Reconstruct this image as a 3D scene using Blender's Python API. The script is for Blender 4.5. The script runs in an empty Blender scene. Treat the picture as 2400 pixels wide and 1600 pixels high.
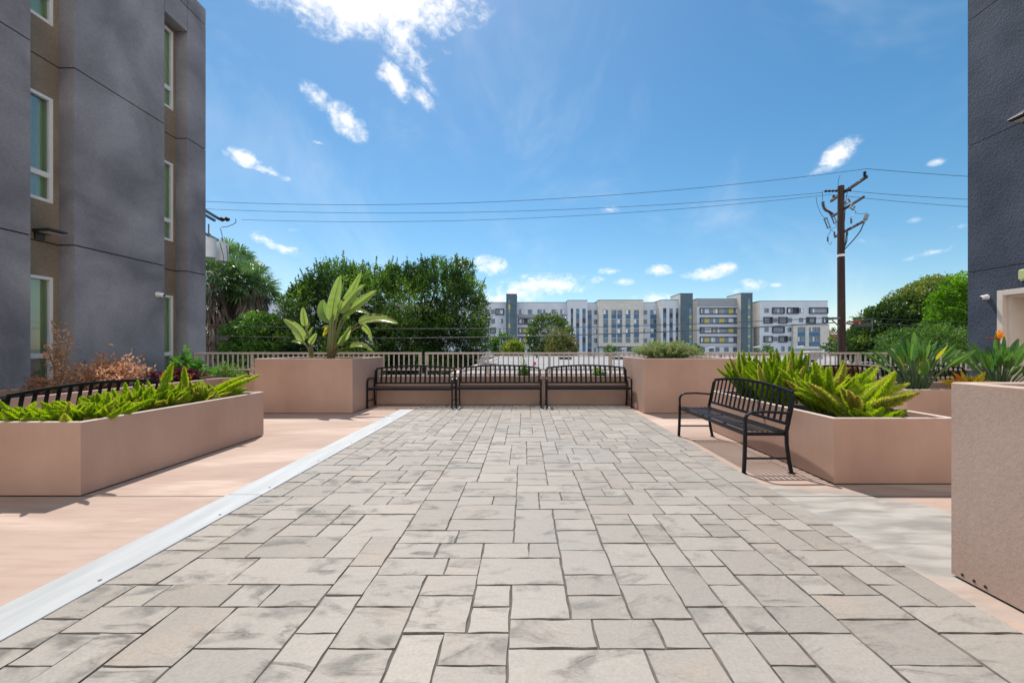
import bpy, math, random
import numpy as np
from mathutils import Vector
random.seed(7); rng = np.random.default_rng(7)
S = bpy.context.scene
COL = S.collection
F, CX, CY, H = 980.0, 1229.0, 816.0, 1.28      # focal length (px of the 2400 wide photo), vanishing point, eye height
PI = math.pi

def P(px, py, Y):
    return ((px-CX)*Y/F, Y, H+(CY-py)*Y/F)

# ------------------------------------------------------------------ materials
def newmat(name):
    m = bpy.data.materials.new(name); m.use_nodes = True
    nt = m.node_tree; b = nt.nodes['Principled BSDF']
    return m, nt, b

def N(nt, typ, **kw):
    n = nt.nodes.new(typ)
    for k, v in kw.items():
        setattr(n, k, v)
    return n

def mat(name, c1, c2=None, scale=2.0, detail=6, rough=.8, bump=0, bscale=60, metal=0, spec=.5, lo=.35, hi=.65, stretch=None, dist=0, bdist=.01, fine=None, fst=None):
    m, nt, b = newmat(name)
    b.inputs['Roughness'].default_value = rough
    b.inputs['Metallic'].default_value = metal
    b.inputs['Specular IOR Level'].default_value = spec
    b.inputs['Base Color'].default_value = (*c1, 1)
    tc = N(nt, 'ShaderNodeTexCoord')
    src = tc.outputs['Object']
    if stretch:
        mp = N(nt, 'ShaderNodeMapping'); mp.inputs['Scale'].default_value = stretch
        nt.links.new(src, mp.inputs[0]); src = mp.outputs[0]
    if c2:
        no = N(nt, 'ShaderNodeTexNoise'); no.inputs['Scale'].default_value = scale; no.inputs['Detail'].default_value = detail
        no.inputs['Distortion'].default_value = dist
        nt.links.new(src, no.inputs['Vector'])
        mr = N(nt, 'ShaderNodeMapRange'); mr.inputs[1].default_value = lo; mr.inputs[2].default_value = hi
        nt.links.new(no.outputs['Fac'], mr.inputs[0])
        mx = N(nt, 'ShaderNodeMix', data_type='RGBA')
        mx.inputs[6].default_value = (*c1, 1); mx.inputs[7].default_value = (*c2, 1)
        nt.links.new(mr.outputs[0], mx.inputs[0]); col = mx.outputs[2]
        if fine:
            n3 = N(nt, 'ShaderNodeTexNoise'); n3.inputs['Scale'].default_value = fine[0]; n3.inputs['Detail'].default_value = 5; n3.inputs['Roughness'].default_value = .7
            fs_ = tc.outputs['Object']
            if fst:
                m4 = N(nt, 'ShaderNodeMapping'); m4.inputs['Scale'].default_value = fst; nt.links.new(fs_, m4.inputs[0]); fs_ = m4.outputs[0]
            nt.links.new(fs_, n3.inputs['Vector'])
            m3 = N(nt, 'ShaderNodeMapRange'); m3.inputs[1].default_value = .3; m3.inputs[2].default_value = .7; m3.inputs[3].default_value = 1-fine[1]; m3.inputs[4].default_value = 1+fine[1]
            nt.links.new(n3.outputs['Fac'], m3.inputs[0])
            vm = N(nt, 'ShaderNodeVectorMath', operation='SCALE'); nt.links.new(col, vm.inputs[0]); nt.links.new(m3.outputs[0], vm.inputs['Scale']); col = vm.outputs[0]
        nt.links.new(col, b.inputs['Base Color'])
    if bump:
        n2 = N(nt, 'ShaderNodeTexNoise'); n2.inputs['Scale'].default_value = bscale; n2.inputs['Detail'].default_value = 4
        nt.links.new(tc.outputs['Object'], n2.inputs['Vector'])
        bp = N(nt, 'ShaderNodeBump'); bp.inputs['Strength'].default_value = bump; bp.inputs['Distance'].default_value = bdist
        nt.links.new(n2.outputs['Fac'], bp.inputs['Height']); nt.links.new(bp.outputs[0], b.inputs['Normal'])
    return m

def leafmat(name, c1, c2, trans=.35, rough=.45, c3=None):
    m, nt, b = newmat(name)
    b.inputs['Roughness'].default_value = rough; b.inputs['Specular IOR Level'].default_value = .4
    at = N(nt, 'ShaderNodeAttribute'); at.attribute_name = 'tint'
    cr = N(nt, 'ShaderNodeValToRGB')
    cr.color_ramp.elements[0].color = (*c1, 1); cr.color_ramp.elements[1].color = (*c2, 1)
    if c3:
        cr.color_ramp.elements[1].position = .8
        e = cr.color_ramp.elements.new(1.0); e.color = (*c3, 1)
    nt.links.new(at.outputs['Fac'], cr.inputs[0]); nt.links.new(cr.outputs[0], b.inputs['Base Color'])
    tr = N(nt, 'ShaderNodeBsdfTranslucent')
    hs = N(nt, 'ShaderNodeHueSaturation'); hs.inputs['Value'].default_value = 1.5; hs.inputs['Saturation'].default_value = 1.1; hs.inputs['Hue'].default_value = .494
    nt.links.new(cr.outputs[0], hs.inputs['Color']); nt.links.new(hs.outputs[0], tr.inputs['Color'])
    ms = N(nt, 'ShaderNodeMixShader'); ms.inputs[0].default_value = trans
    nt.links.new(b.outputs[0], ms.inputs[1]); nt.links.new(tr.outputs[0], ms.inputs[2])
    nt.links.new(ms.outputs[0], nt.nodes['Material Output'].inputs['Surface'])
    return m

def glassmat(name, tint, clear=.35, refl=.0):
    m, nt, b = newmat(name)
    gl = N(nt, 'ShaderNodeBsdfGlossy'); gl.inputs['Roughness'].default_value = .02
    tr = N(nt, 'ShaderNodeBsdfTransparent'); tr.inputs['Color'].default_value = (*tint, 1)
    lw = N(nt, 'ShaderNodeFresnel'); lw.inputs['IOR'].default_value = 1.5
    ad = N(nt, 'ShaderNodeMath', operation='ADD', use_clamp=True); ad.inputs[1].default_value = refl
    nt.links.new(lw.outputs[0], ad.inputs[0])
    ms = N(nt, 'ShaderNodeMixShader'); nt.links.new(ad.outputs[0], ms.inputs[0])
    nt.links.new(tr.outputs[0], ms.inputs[1]); nt.links.new(gl.outputs[0], ms.inputs[2])
    nt.links.new(ms.outputs[0], nt.nodes['Material Output'].inputs['Surface'])
    return m

M = {}
M['stucco_dark'] = mat('stucco_dark', (.178,.172,.188), (.365,.350,.370), scale=.75, detail=10, rough=.9, bump=.5, bscale=140, lo=.34, hi=.66, dist=.5, fine=(28,.13), bdist=.006)
M['stucco_navy'] = mat('stucco_navy', (.034,.048,.072), (.070,.086,.116), scale=1.1, detail=9, fine=(22,.2), rough=.88, bump=1, bscale=24, lo=.3, hi=.7, bdist=.012)
M['stucco_olive'] = mat('stucco_olive', (.235,.185,.13), (.33,.265,.19), scale=1.2, detail=8, fine=(30,.18), rough=.9, bump=.5, bscale=140, bdist=.006)
M['joint'] = mat('joint', (.015,.015,.018), rough=.9)
M['planter'] = mat('planter', (.45,.285,.215), (.515,.342,.265), scale=1.2, detail=6, fine=(6,.035), fst=(1,1,.25), rough=.72, bump=.12, bscale=220, bdist=.003)
M['planter_rough'] = mat('planter_rough', (.45,.325,.268), (.53,.395,.335), scale=1.6, detail=7, fine=(35,.10), rough=.85, bump=.3, bscale=75, bdist=.004)
M['rim'] = mat('rim', (.50,.40,.35), (.58,.48,.43), scale=6, rough=.8, bump=.2, bscale=120, bdist=.004)
M['soil'] = mat('soil', (.035,.024,.017), (.075,.052,.035), scale=30, rough=1, bump=1, bscale=60, bdist=.03)
M['iron'] = mat('iron', (.007,.007,.010), (.012,.012,.016), scale=12, rough=.38, spec=.22, bump=.1, bscale=180, bdist=.002)
M['rail'] = mat('rail', (.50,.42,.37), (.56,.48,.43), scale=5, rough=.6)
M['frame_white'] = mat('frame_white', (.88,.87,.86), (.84,.83,.82), scale=3, rough=.5)
M['room'] = mat('room', (.66,.84,.48), (.60,.78,.44), scale=2, rough=.9)
M['blind'] = mat('blind', (.62,.76,.86), (.70,.82,.90), scale=8, rough=.7)
M['blind_green'] = mat('blind_green', (.42,.55,.30), (.50,.62,.38), scale=8, rough=.7)
M['blind_shadow'] = mat('blind_shadow', (.10,.14,.18), rough=.8)
M['glass'] = glassmat('glass', (.95,1,.97), refl=.13)
M['glass_dark'] = mat('glass_dark', (.015,.022,.03), rough=.06, spec=.9)
M['glass_far'] = mat('glass_far', (.07,.21,.32), (.03,.09,.16), scale=.7, rough=.12, spec=.9)
M['glass_far_dark'] = mat('glass_far_dark', (.03,.07,.12), (.05,.11,.17), scale=.7, rough=.12, spec=.9)
M['white_plastic'] = mat('white_plastic', (.80,.80,.80), rough=.35)
M['black_plastic'] = mat('black_plastic', (.01,.01,.012), rough=.3)
M['fixture'] = mat('fixture', (.035,.028,.026), (.05,.042,.04), scale=8, rough=.45)
M['fixture_lens'] = mat('fixture_lens', (.5,.5,.48), rough=.3)
M['cream'] = mat('cream', (.66,.58,.49), (.72,.64,.55), scale=2.5, rough=.8, bump=.2, bscale=120, bdist=.004)
M['door_paint'] = mat('door_paint', (.60,.62,.60), (.66,.68,.66), scale=1.5, rough=.5)
M['sign_yellow'] = mat('sign_yellow', (.55,.60,.25), rough=.5)
M['wood_pole'] = mat('wood_pole', (.030,.018,.015), (.075,.044,.035), scale=5, detail=8, rough=.9, stretch=(1,1,.05), bump=.6, bscale=30, bdist=.02)
M['wood_arm'] = mat('wood_arm', (.035,.022,.020), (.10,.07,.055), scale=6, rough=.9)
M['insulator'] = mat('insulator', (.03,.018,.026), rough=.6, spec=.2)
M['porcelain'] = mat('porcelain', (.22,.26,.28), rough=.35)
M['wire'] = mat('wire', (.035,.06,.085), rough=.5)
M['cable'] = mat('cable', (.035,.035,.04), rough=.35)
M['can'] = mat('can', (.62,.64,.66), (.68,.70,.72), scale=3, rough=.45)
M['steel'] = mat('steel', (.10,.115,.13), (.15,.16,.175), scale=4, rough=.5, metal=.4)
M['tag_yellow'] = mat('tag_yellow', (.65,.45,.05), rough=.6)
M['splice_red'] = mat('splice_red', (.26,.05,.035), rough=.6)
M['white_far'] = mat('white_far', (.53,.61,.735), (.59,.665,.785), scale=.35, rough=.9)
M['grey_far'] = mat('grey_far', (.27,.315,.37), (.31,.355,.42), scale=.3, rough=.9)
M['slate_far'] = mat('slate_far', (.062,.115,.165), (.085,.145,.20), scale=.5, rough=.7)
M['side_far'] = mat('side_far', (.62,.58,.53), (.68,.64,.58), scale=.5, rough=.9)
M['navy_far'] = mat('navy_far', (.035,.04,.075), rough=.6)
M['blue_far'] = mat('blue_far', (.05,.14,.29), (.065,.17,.34), scale=.4, rough=.6)
M['yellow_far'] = mat('yellow_far', (.48,.47,.09), rough=.7)
M['bark'] = mat('bark', (.05,.035,.025), (.11,.08,.06), scale=4, rough=.95, bump=.6, bscale=14, bdist=.03)
M['thatch'] = leafmat('thatch', (.11,.085,.07), (.30,.245,.21), trans=.12, rough=.9)
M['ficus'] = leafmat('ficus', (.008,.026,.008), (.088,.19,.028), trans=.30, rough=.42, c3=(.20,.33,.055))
M['ficus_light'] = leafmat('ficus_light', (.035,.09,.015), (.13,.27,.04), trans=.3, rough=.4)
M['palm'] = leafmat('palm', (.035,.085,.035), (.13,.235,.08), trans=.3, rough=.35, c3=(.22,.30,.11))
M['magnolia'] = leafmat('magnolia', (.022,.055,.012), (.105,.185,.032), trans=.28, rough=.35, c3=(.21,.25,.05))
M['lime_tree'] = leafmat('lime_tree', (.07,.17,.015), (.17,.34,.03), trans=.45)
M['olive_green'] = leafmat('olive_green', (.05,.12,.02), (.13,.24,.04), trans=.35)
M['olive_tree'] = leafmat('olive_tree', (.06,.09,.025), (.19,.21,.055), trans=.35, c3=(.30,.17,.05))
M['yellow_tree'] = leafmat('yellow_tree', (.11,.17,.02), (.26,.31,.04), trans=.4)
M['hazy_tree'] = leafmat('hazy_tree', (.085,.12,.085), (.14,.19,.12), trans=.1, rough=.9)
M['foxtail'] = leafmat('foxtail', (.11,.235,.013), (.46,.60,.03), trans=.45, rough=.5, c3=(.50,.42,.14))
M['foxtail_core'] = mat('foxtail_core', (.12,.22,.02), (.20,.30,.03), scale=20, rough=.8)
M['bop'] = leafmat('bop', (.025,.085,.025), (.15,.29,.055), trans=.38, rough=.32, c3=(.45,.40,.05))
M['bop_stem'] = mat('bop_stem', (.07,.13,.05), (.13,.19,.08), scale=9, rough=.5)
M['nicolai'] = leafmat('nicolai', (.15,.26,.06), (.36,.47,.12), trans=.42, rough=.28, c3=(.50,.42,.05))
M['nicolai_brown'] = mat('nicolai_brown', (.13,.075,.03), (.22,.14,.06), scale=12, rough=.9)
M['nicolai_stem'] = mat('nicolai_stem', (.16,.20,.06), (.20,.15,.06), scale=7, rough=.6, stretch=(1,1,.25))
M['petal'] = leafmat('petal', (.75,.24,.01), (.85,.38,.02), trans=.35)
M['croton'] = leafmat('croton', (.16,.18,.015), (.62,.30,.015), trans=.35, c3=(.70,.17,.02))
M['dry'] = leafmat('dry', (.30,.15,.08), (.68,.41,.25), trans=.35, rough=.8, c3=(.70,.50,.32))
M['twig'] = mat('twig', (.20,.13,.08), (.30,.21,.14), scale=15, rough=.9)
M['coleus'] = leafmat('coleus', (.045,.008,.02), (.12,.02,.045), trans=.3, c3=(.45,.20,.04))
M['fig'] = leafmat('fig', (.045,.16,.02), (.12,.30,.04), trans=.4, rough=.35)
M['willowy'] = leafmat('willowy', (.10,.20,.04), (.22,.34,.08), trans=.4)
M['herb'] = leafmat('herb', (.16,.23,.08), (.36,.44,.18), trans=.3, rough=.8, c3=(.34,.26,.14))
M['rose'] = leafmat('rose', (.07,.17,.025), (.19,.30,.04), trans=.4, c3=(.50,.18,.04))
M['pink'] = leafmat('pink', (.62,.02,.12), (.70,.04,.18), trans=.3)
M['sedum'] = leafmat('sedum', (.20,.10,.04), (.48,.28,.10), trans=.2, rough=.7)
M['gravel_roof'] = mat('gravel_roof', (.20,.205,.21), (.33,.335,.34), scale=2.2, detail=9, rough=1, bump=.5, bscale=14, bdist=.05, stretch=(.35,1.6,1))
M['roof_edge'] = mat('roof_edge', (.05,.06,.09), rough=.8)
M['asphalt'] = mat('asphalt', (.045,.046,.048), (.07,.07,.072), scale=.6, rough=.95)
M['red_wall'] = mat('red_wall', (.30,.10,.07), (.36,.14,.10), scale=.4, rough=.9)
M['pale_metal'] = mat('pale_metal', (.42,.50,.47), (.48,.56,.53), scale=.8, rough=.6)
M['car_white'] = mat('car_white', (.72,.73,.74), rough=.25, spec=.7)
M['car_silver'] = mat('car_silver', (.42,.44,.46), rough=.25, spec=.7, metal=.4)
M['tyre'] = mat('tyre', (.012,.012,.012), rough=.9)
M['solar'] = mat('solar', (.02,.02,.03), rough=.3)

# peach concrete with water stains
def make_peach():
    m, nt, b = newmat('peach_concrete'); L = nt.links.new
    tc = N(nt, 'ShaderNodeTexCoord')
    def noise(scale, st, det=7, dist=0.):
        mp = N(nt, 'ShaderNodeMapping'); mp.inputs['Scale'].default_value = st; L(tc.outputs['Object'], mp.inputs[0])
        n = N(nt, 'ShaderNodeTexNoise'); n.inputs['Scale'].default_value = scale; n.inputs['Detail'].default_value = det; n.inputs['Distortion'].default_value = dist
        L(mp.outputs[0], n.inputs['Vector']); return n.outputs['Fac']
    def mr(s, a, c, lo=0, hi=1):
        n = N(nt, 'ShaderNodeMapRange', interpolation_type='SMOOTHSTEP'); L(s, n.inputs[0]); n.inputs[1].default_value = a; n.inputs[2].default_value = c
        n.inputs[3].default_value = lo; n.inputs[4].default_value = hi; return n.outputs[0]
    def mix(f, a, c):
        n = N(nt, 'ShaderNodeMix', data_type='RGBA'); L(f, n.inputs[0])
        for k, v in ((6, a), (7, c)):
            if isinstance(v, tuple): n.inputs[k].default_value = (*v, 1)
            else: L(v, n.inputs[k])
        return n.outputs[2]
    base = mix(mr(noise(1.3, (.5, 1, 1)), .3, .7), (.36,.258,.208), (.415,.31,.255))
    base = mix(mr(noise(.8, (.35, 1.0, 1), dist=.6), .54, .62), base, (.49,.375,.31))
    base = mix(mr(noise(9, (.25, 2.0, 1)), .40, .75, 0, .45), base, (.30,.19,.14))
    # grey leached stain that runs over the concrete in front of the right planters (its own blotchy outline)
    sx = N(nt, 'ShaderNodeSeparateXYZ'); L(tc.outputs['Object'], sx.inputs[0])
    def axis(out, c, r):
        a = N(nt, 'ShaderNodeMath', operation='SUBTRACT'); L(out, a.inputs[0]); a.inputs[1].default_value = c
        d = N(nt, 'ShaderNodeMath', operation='DIVIDE'); L(a.outputs[0], d.inputs[0]); d.inputs[1].default_value = r
        p = N(nt, 'ShaderNodeMath', operation='MULTIPLY'); L(d.outputs[0], p.inputs[0]); L(d.outputs[0], p.inputs[1]); return p.outputs[0]
    ad = N(nt, 'ShaderNodeMath', operation='ADD'); L(axis(sx.outputs[0], 2.62, .85), ad.inputs[0]); L(axis(sx.outputs[1], 2.95, 1.05), ad.inputs[1])
    nz = noise(1.6, (1, .7, 1), dist=1.2)
    a2 = N(nt, 'ShaderNodeMath', operation='MULTIPLY_ADD'); L(nz, a2.inputs[0]); a2.inputs[1].default_value = -2.6; L(ad.outputs[0], a2.inputs[2])
    msk = mr(a2.outputs[0], -.30, -.95)
    stain = mix(mr(noise(4.5, (.5, 1.8, 1), dist=.6), .3, .7), (.225,.21,.187), (.385,.362,.328))
    base = mix(msk, base, stain)
    L(base, b.inputs['Base Color']); b.inputs['Roughness'].default_value = .85
    n2 = N(nt, 'ShaderNodeTexNoise'); n2.inputs['Scale'].default_value = 90; L(tc.outputs['Object'], n2.inputs['Vector'])
    bp = N(nt, 'ShaderNodeBump'); bp.inputs['Strength'].default_value = .25; bp.inputs['Distance'].default_value = .004
    L(n2.outputs['Fac'], bp.inputs['Height']); L(bp.outputs[0], b.inputs['Normal'])
    return m
M['peach'] = make_peach()

def make_stone():
    m, nt, b = newmat('stamped_stone'); L = nt.links.new
    tc = N(nt, 'ShaderNodeTexCoord'); at = N(nt, 'ShaderNodeAttribute'); at.attribute_name = 'tint'
    off = N(nt, 'ShaderNodeVectorMath', operation='SCALE'); L(tc.outputs['Object'], off.inputs[0]); off.inputs['Scale'].default_value = 1
    cmb = N(nt, 'ShaderNodeCombineXYZ'); mu = N(nt, 'ShaderNodeMath', operation='MULTIPLY'); L(at.outputs['Fac'], mu.inputs[0]); mu.inputs[1].default_value = 47
    L(mu.outputs[0], cmb.inputs[2]); va = N(nt, 'ShaderNodeVectorMath', operation='ADD'); L(off.outputs[0], va.inputs[0]); L(cmb.outputs[0], va.inputs[1])
    def noise(vec, scale, det=7, dist=0.):
        n = N(nt, 'ShaderNodeTexNoise'); n.inputs['Scale'].default_value = scale; n.inputs['Detail'].default_value = det; n.inputs['Distortion'].default_value = dist
        L(vec, n.inputs['Vector']); return n.outputs['Fac']
    def mr(s, a, c, lo=0, hi=1):
        n = N(nt, 'ShaderNodeMapRange', interpolation_type='SMOOTHSTEP'); L(s, n.inputs[0]); n.inputs[1].default_value = a; n.inputs[2].default_value = c
        n.inputs[3].default_value = lo; n.inputs[4].default_value = hi; return n.outputs[0]
    def mix(f, a, c):
        n = N(nt, 'ShaderNodeMix', data_type='RGBA'); L(f, n.inputs[0])
        for k, v in ((6, a), (7, c)):
            if isinstance(v, tuple): n.inputs[k].default_value = (*v, 1)
            else: L(v, n.inputs[k])
        return n.outputs[2]
    base = mix(at.outputs['Fac'], (.250,.222,.192), (.325,.292,.256))
    wn = noise(tc.outputs['Object'], .55, 4)
    base = mix(mr(wn, .4, .7, 0, .7), base, (.255,.243,.222))
    # dark antiquing wash caught in one side of the slate ridges
    rmp = N(nt, 'ShaderNodeMapping'); rmp.inputs['Rotation'].default_value = (0,0,math.radians(38)); rmp.inputs['Scale'].default_value = (1.0,2.1,1); L(va.outputs[0], rmp.inputs[0])
    rid = noise(rmp.outputs[0], 2.4, 4, .7)
    blot = mr(rid, .50, .62, 0, .70); cut = mr(rid, .72, .64); bm_ = N(nt, 'ShaderNodeMath', operation='MULTIPLY'); L(blot, bm_.inputs[0]); L(cut, bm_.inputs[1]); blot = bm_.outputs[0]
    fine = mr(noise(va.outputs[0], 8, 7), .34, .64)
    mm = N(nt, 'ShaderNodeMath', operation='MULTIPLY'); L(blot, mm.inputs[0]); L(fine, mm.inputs[1])
    # worn less on the left where people do not walk
    sx = N(nt, 'ShaderNodeSeparateXYZ'); L(tc.outputs['Object'], sx.inputs[0])
    side = mr(sx.outputs[0], 2.2, -1.2, .40, 1.15)
    m3 = N(nt, 'ShaderNodeMath', operation='MULTIPLY'); L(mm.outputs[0], m3.inputs[0]); L(side, m3.inputs[1])
    base = mix(m3.outputs[0], base, (.105,.098,.088))
    vein = N(nt, 'ShaderNodeMath', operation='ABSOLUTE'); v0 = N(nt, 'ShaderNodeMath', operation='SUBTRACT'); L(noise(rmp.outputs[0], 1.9, 4, .5), v0.inputs[0]); v0.inputs[1].default_value = .53
    L(v0.outputs[0], vein.inputs[0])
    gate = mr(noise(va.outputs[0], 3.1, 2), .54, .62)
    vm = N(nt, 'ShaderNodeMath', operation='MULTIPLY'); L(mr(vein.outputs[0], .008, .002, 0, .0), vm.inputs[0]); L(gate, vm.inputs[1])
    base = mix(vm.outputs[0], base, (.17,.155,.14))
    base = mix(mr(noise(va.outputs[0], 1.7, 4), .55, .75, 0, .5), base, (.33,.265,.215))
    gr = mr(noise(tc.outputs['Object'], 70, 4), .3, .7, .93, 1.06)
    gv = N(nt, 'ShaderNodeVectorMath', operation='SCALE'); L(base, gv.inputs[0]); L(gr, gv.inputs['Scale']); base = gv.outputs[0]
    L(base, b.inputs['Base Color'])
    b.inputs['Roughness'].default_value = .6; b.inputs['Specular IOR Level'].default_value = .4
    hm = N(nt, 'ShaderNodeMath', operation='MULTIPLY_ADD'); L(noise(rmp.outputs[0], 9, 7, .3), hm.inputs[0]); hm.inputs[1].default_value = .85
    st = mr(rid, .72, .52); L(st, hm.inputs[2])
    bp = N(nt, 'ShaderNodeBump'); bp.inputs['Strength'].default_value = .9; bp.inputs['Distance'].default_value = .012
    L(hm.outputs[0], bp.inputs['Height']); L(bp.outputs[0], b.inputs['Normal'])
    return m
M['stone'] = make_stone()
M['stone_edge'] = mat('stone_edge', (.135,.12,.104), (.235,.21,.182), scale=14, rough=.9)
M['grout'] = mat('grout', (.075,.068,.058), (.125,.112,.098), scale=8, rough=.95)
M['plate'] = mat('plate', (.36,.375,.385), (.44,.455,.465), scale=2, rough=.5, stretch=(6,.6,1), bump=.15, bscale=60, bdist=.002, metal=.15)
def make_tile_far():
    m, nt, b = newmat('tile_far'); L = nt.links.new
    tc = N(nt, 'ShaderNodeTexCoord'); mp = N(nt, 'ShaderNodeMapping'); mp.inputs['Rotation'].default_value = (PI/2, 0, 0)
    L(tc.outputs['Object'], mp.inputs[0])
    br = N(nt, 'ShaderNodeTexBrick'); br.inputs['Scale'].default_value = 1; br.inputs['Brick Width'].default_value = 1.8; br.inputs['Row Height'].default_value = .9
    br.inputs['Mortar Size'].default_value = .03; br.inputs['Color1'].default_value = (.54,.56,.555,1); br.inputs['Color2'].default_value = (.61,.63,.615,1); br.inputs['Mortar'].default_value = (.36,.37,.37,1)
    L(mp.outputs[0], br.inputs['Vector']); L(br.outputs[0], b.inputs['Base Color']); b.inputs['Roughness'].default_value = .85
    return m
M['tile_far'] = make_tile_far()

# ------------------------------------------------------------------ mesh builder
class MB:
    def __init__(s):
        s.V = []; s.n = 0; s.polys = []          # polys: (array k x size, mat, tint array)
    def add(s, verts, faces, m=0, tint=.5):
        verts = np.asarray(verts, float).reshape(-1, 3)
        by = {}
        for f in faces: by.setdefault(len(f), []).append(f)
        for k, fs in by.items():
            a = np.asarray(fs, int)+s.n
            s.polys.append((a, m, np.full(len(a), tint)))
        s.V.append(verts); s.n += len(verts)
    def quads(s, verts, m=0, tints=None):
        """verts: (k,4,3)"""
        verts = np.asarray(verts, float); k = len(verts)
        if k == 0: return
        a = np.arange(4*k).reshape(k, 4)+s.n
        s.polys.append((a, m, np.full(k, .5) if tints is None else np.asarray(tints, float)))
        s.V.append(verts.reshape(-1, 3)); s.n += 4*k
    def box(s, x0, x1, y0, y1, z0, z1, m=0, tint=.5):
        v = [(x0,y0,z0),(x1,y0,z0),(x1,y1,z0),(x0,y1,z0),(x0,y0,z1),(x1,y0,z1),(x1,y1,z1),(x0,y1,z1)]
        s.add(v, [(3,2,1,0),(4,5,6,7),(0,1,5,4),(1,2,6,5),(2,3,7,6),(3,0,4,7)], m, tint)
    def bar(s, a, b, w, h, m=0, up=(0,0,1)):
        a = Vector(a); b = Vector(b); d = (b-a).normalized(); u = Vector(up)
        x = d.cross(u)
        if x.length < 1e-4: x = d.cross(Vector((1,0,0)))
        x.normalize(); u = x.cross(d)
        vs = []
        for p in (a, b):
            for sx, sy in ((-1,-1),(1,-1),(1,1),(-1,1)):
                vs.append(p+x*sx*w/2+u*sy*h/2)
        s.add(vs, [(0,1,2,3),(7,6,5,4),(0,4,5,1),(1,5,6,2),(2,6,7,3),(3,7,4,0)], m)
    def tube(s, pts, rad, n=8, m=0, cap=True, tint=.5):
        pts = [Vector(p) for p in pts]; K = len(pts)
        if not hasattr(rad, '__len__'): rad = [rad]*K
        ref = None; vs = []
        for i, p in enumerate(pts):
            d = (pts[min(i+1, K-1)]-pts[max(i-1, 0)]).normalized()
            if ref is None:
                ref = Vector((0,0,1)) if abs(d.z) < .9 else Vector((1,0,0))
            x = d.cross(ref)
            if x.length < 1e-4: x = d.orthogonal()
            x.normalize(); y = x.cross(d).normalized(); ref = y if abs(d.z) >= .9 or True else ref
            for k in range(n):
                t = 2*PI*k/n
                vs.append(p+(x*math.cos(t)+y*math.sin(t))*rad[i])
        fs = [(i*n+k, i*n+(k+1) % n, (i+1)*n+(k+1) % n, (i+1)*n+k) for i in range(K-1) for k in range(n)]
        if cap: fs += [tuple(range(n-1, -1, -1)), tuple((K-1)*n+k for k in range(n))]
        s.add(vs, fs, m, tint)
    def ribbon(s, pts, w, t, m=0, side=(1,0,0)):
        """flat bar following pts; w along side, t thickness"""
        pts = [Vector(p) for p in pts]; sd = Vector(side).normalized(); K = len(pts); vs = []
        for i, p in enumerate(pts):
            d = (pts[min(i+1,K-1)]-pts[max(i-1,0)]).normalized(); n = sd.cross(d).normalized()
            for a, b in ((-1,-1),(1,-1),(1,1),(-1,1)): vs.append(p+sd*a*w/2+n*b*t/2)
        fs = [(i*4+k, i*4+(k+1)%4, (i+1)*4+(k+1)%4, (i+1)*4+k) for i in range(K-1) for k in range(4)]
        fs += [(3,2,1,0), tuple((K-1)*4+k for k in range(4))]
        s.add(vs, fs, m)
    def leaves(s, base, d, nrm, L, W, m=0, tints=None, mid=.45, fold=.12):
        base = np.asarray(base); d = norm(np.asarray(d)); k = len(base)
        L = np.broadcast_to(L, (k,))[:, None]; W = np.broadcast_to(W, (k,))[:, None]
        sd = norm(np.cross(d, nrm)); up = np.cross(sd, d)
        c = base+d*L*mid+up*W*fold
        q = np.stack([base, c+sd*W*.5, base+d*L, c-sd*W*.5], 1)
        s.quads(q, m, tints)
    def build(s, name, mats, parent=None, smooth=False, link=True):
        me = bpy.data.meshes.new(name)
        V = np.concatenate(s.V); me.vertices.add(len(V)); me.vertices.foreach_set('co', V.ravel().astype(np.float32))
        li = np.concatenate([p[0].ravel() for p in s.polys]); sizes = np.concatenate([np.full(len(p[0]), p[0].shape[1]) for p in s.polys])
        me.loops.add(len(li)); me.loops.foreach_set('vertex_index', li.astype(np.int32))
        st = np.concatenate([[0], np.cumsum(sizes)[:-1]]); me.polygons.add(len(sizes)); me.polygons.foreach_set('loop_start', st.astype(np.int32))
        mi = np.concatenate([np.full(len(p[0]), p[1]) for p in s.polys]); me.polygons.foreach_set('material_index', mi.astype(np.int32))
        me.polygons.foreach_set('use_smooth', np.full(len(sizes), bool(smooth)))
        at = me.attributes.new('tint', 'FLOAT', 'FACE'); at.data.foreach_set('value', np.concatenate([p[2] for p in s.polys]).astype(np.float32))
        if not isinstance(mats, (list, tuple)): mats = [mats]
        for k in mats: me.materials.append(M[k])
        me.update(calc_edges=True); me.validate()
        o = bpy.data.objects.new(name, me); COL.objects.link(o)
        if parent: o.parent = parent
        return o

def norm(a):
    return a/np.maximum(np.linalg.norm(a, axis=-1, keepdims=True), 1e-9)
def rdir(k):
    return norm(rng.normal(size=(k, 3)))
def tag(o, label=None, cat=None, group=None, kind=None):
    if label: o['label'] = label
    if cat: o['category'] = cat
    if group: o['group'] = group
    if kind: o['kind'] = kind
    return o
def empty(name, loc, rz=0, label=None, cat=None, group=None):
    o = bpy.data.objects.new(name, None); COL.objects.link(o); o.location = loc; o.rotation_euler = (0,0,rz); o.empty_display_size = .1
    return tag(o, label, cat, group)
def copy_tree(o, parent=None):
    c = o.copy(); COL.objects.link(c)
    if parent: c.parent = parent
    for ch in [k for k in bpy.data.objects if k.parent == o]: copy_tree(ch, c)
    return c
def smooth(pts, k=6):
    P_ = [Vector(p) for p in pts]; P_ = [P_[0]*2-P_[1]]+P_+[P_[-1]*2-P_[-2]]; out = []
    for i in range(1, len(P_)-2):
        a, b, c, d = P_[i-1:i+3]
        for j in range(k):
            t = j/k; out.append(.5*((2*b)+(c-a)*t+(2*a-5*b+4*c-d)*t*t+(3*b-a-3*c+d)*t**3))
    return out+[P_[-2]]
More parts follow.
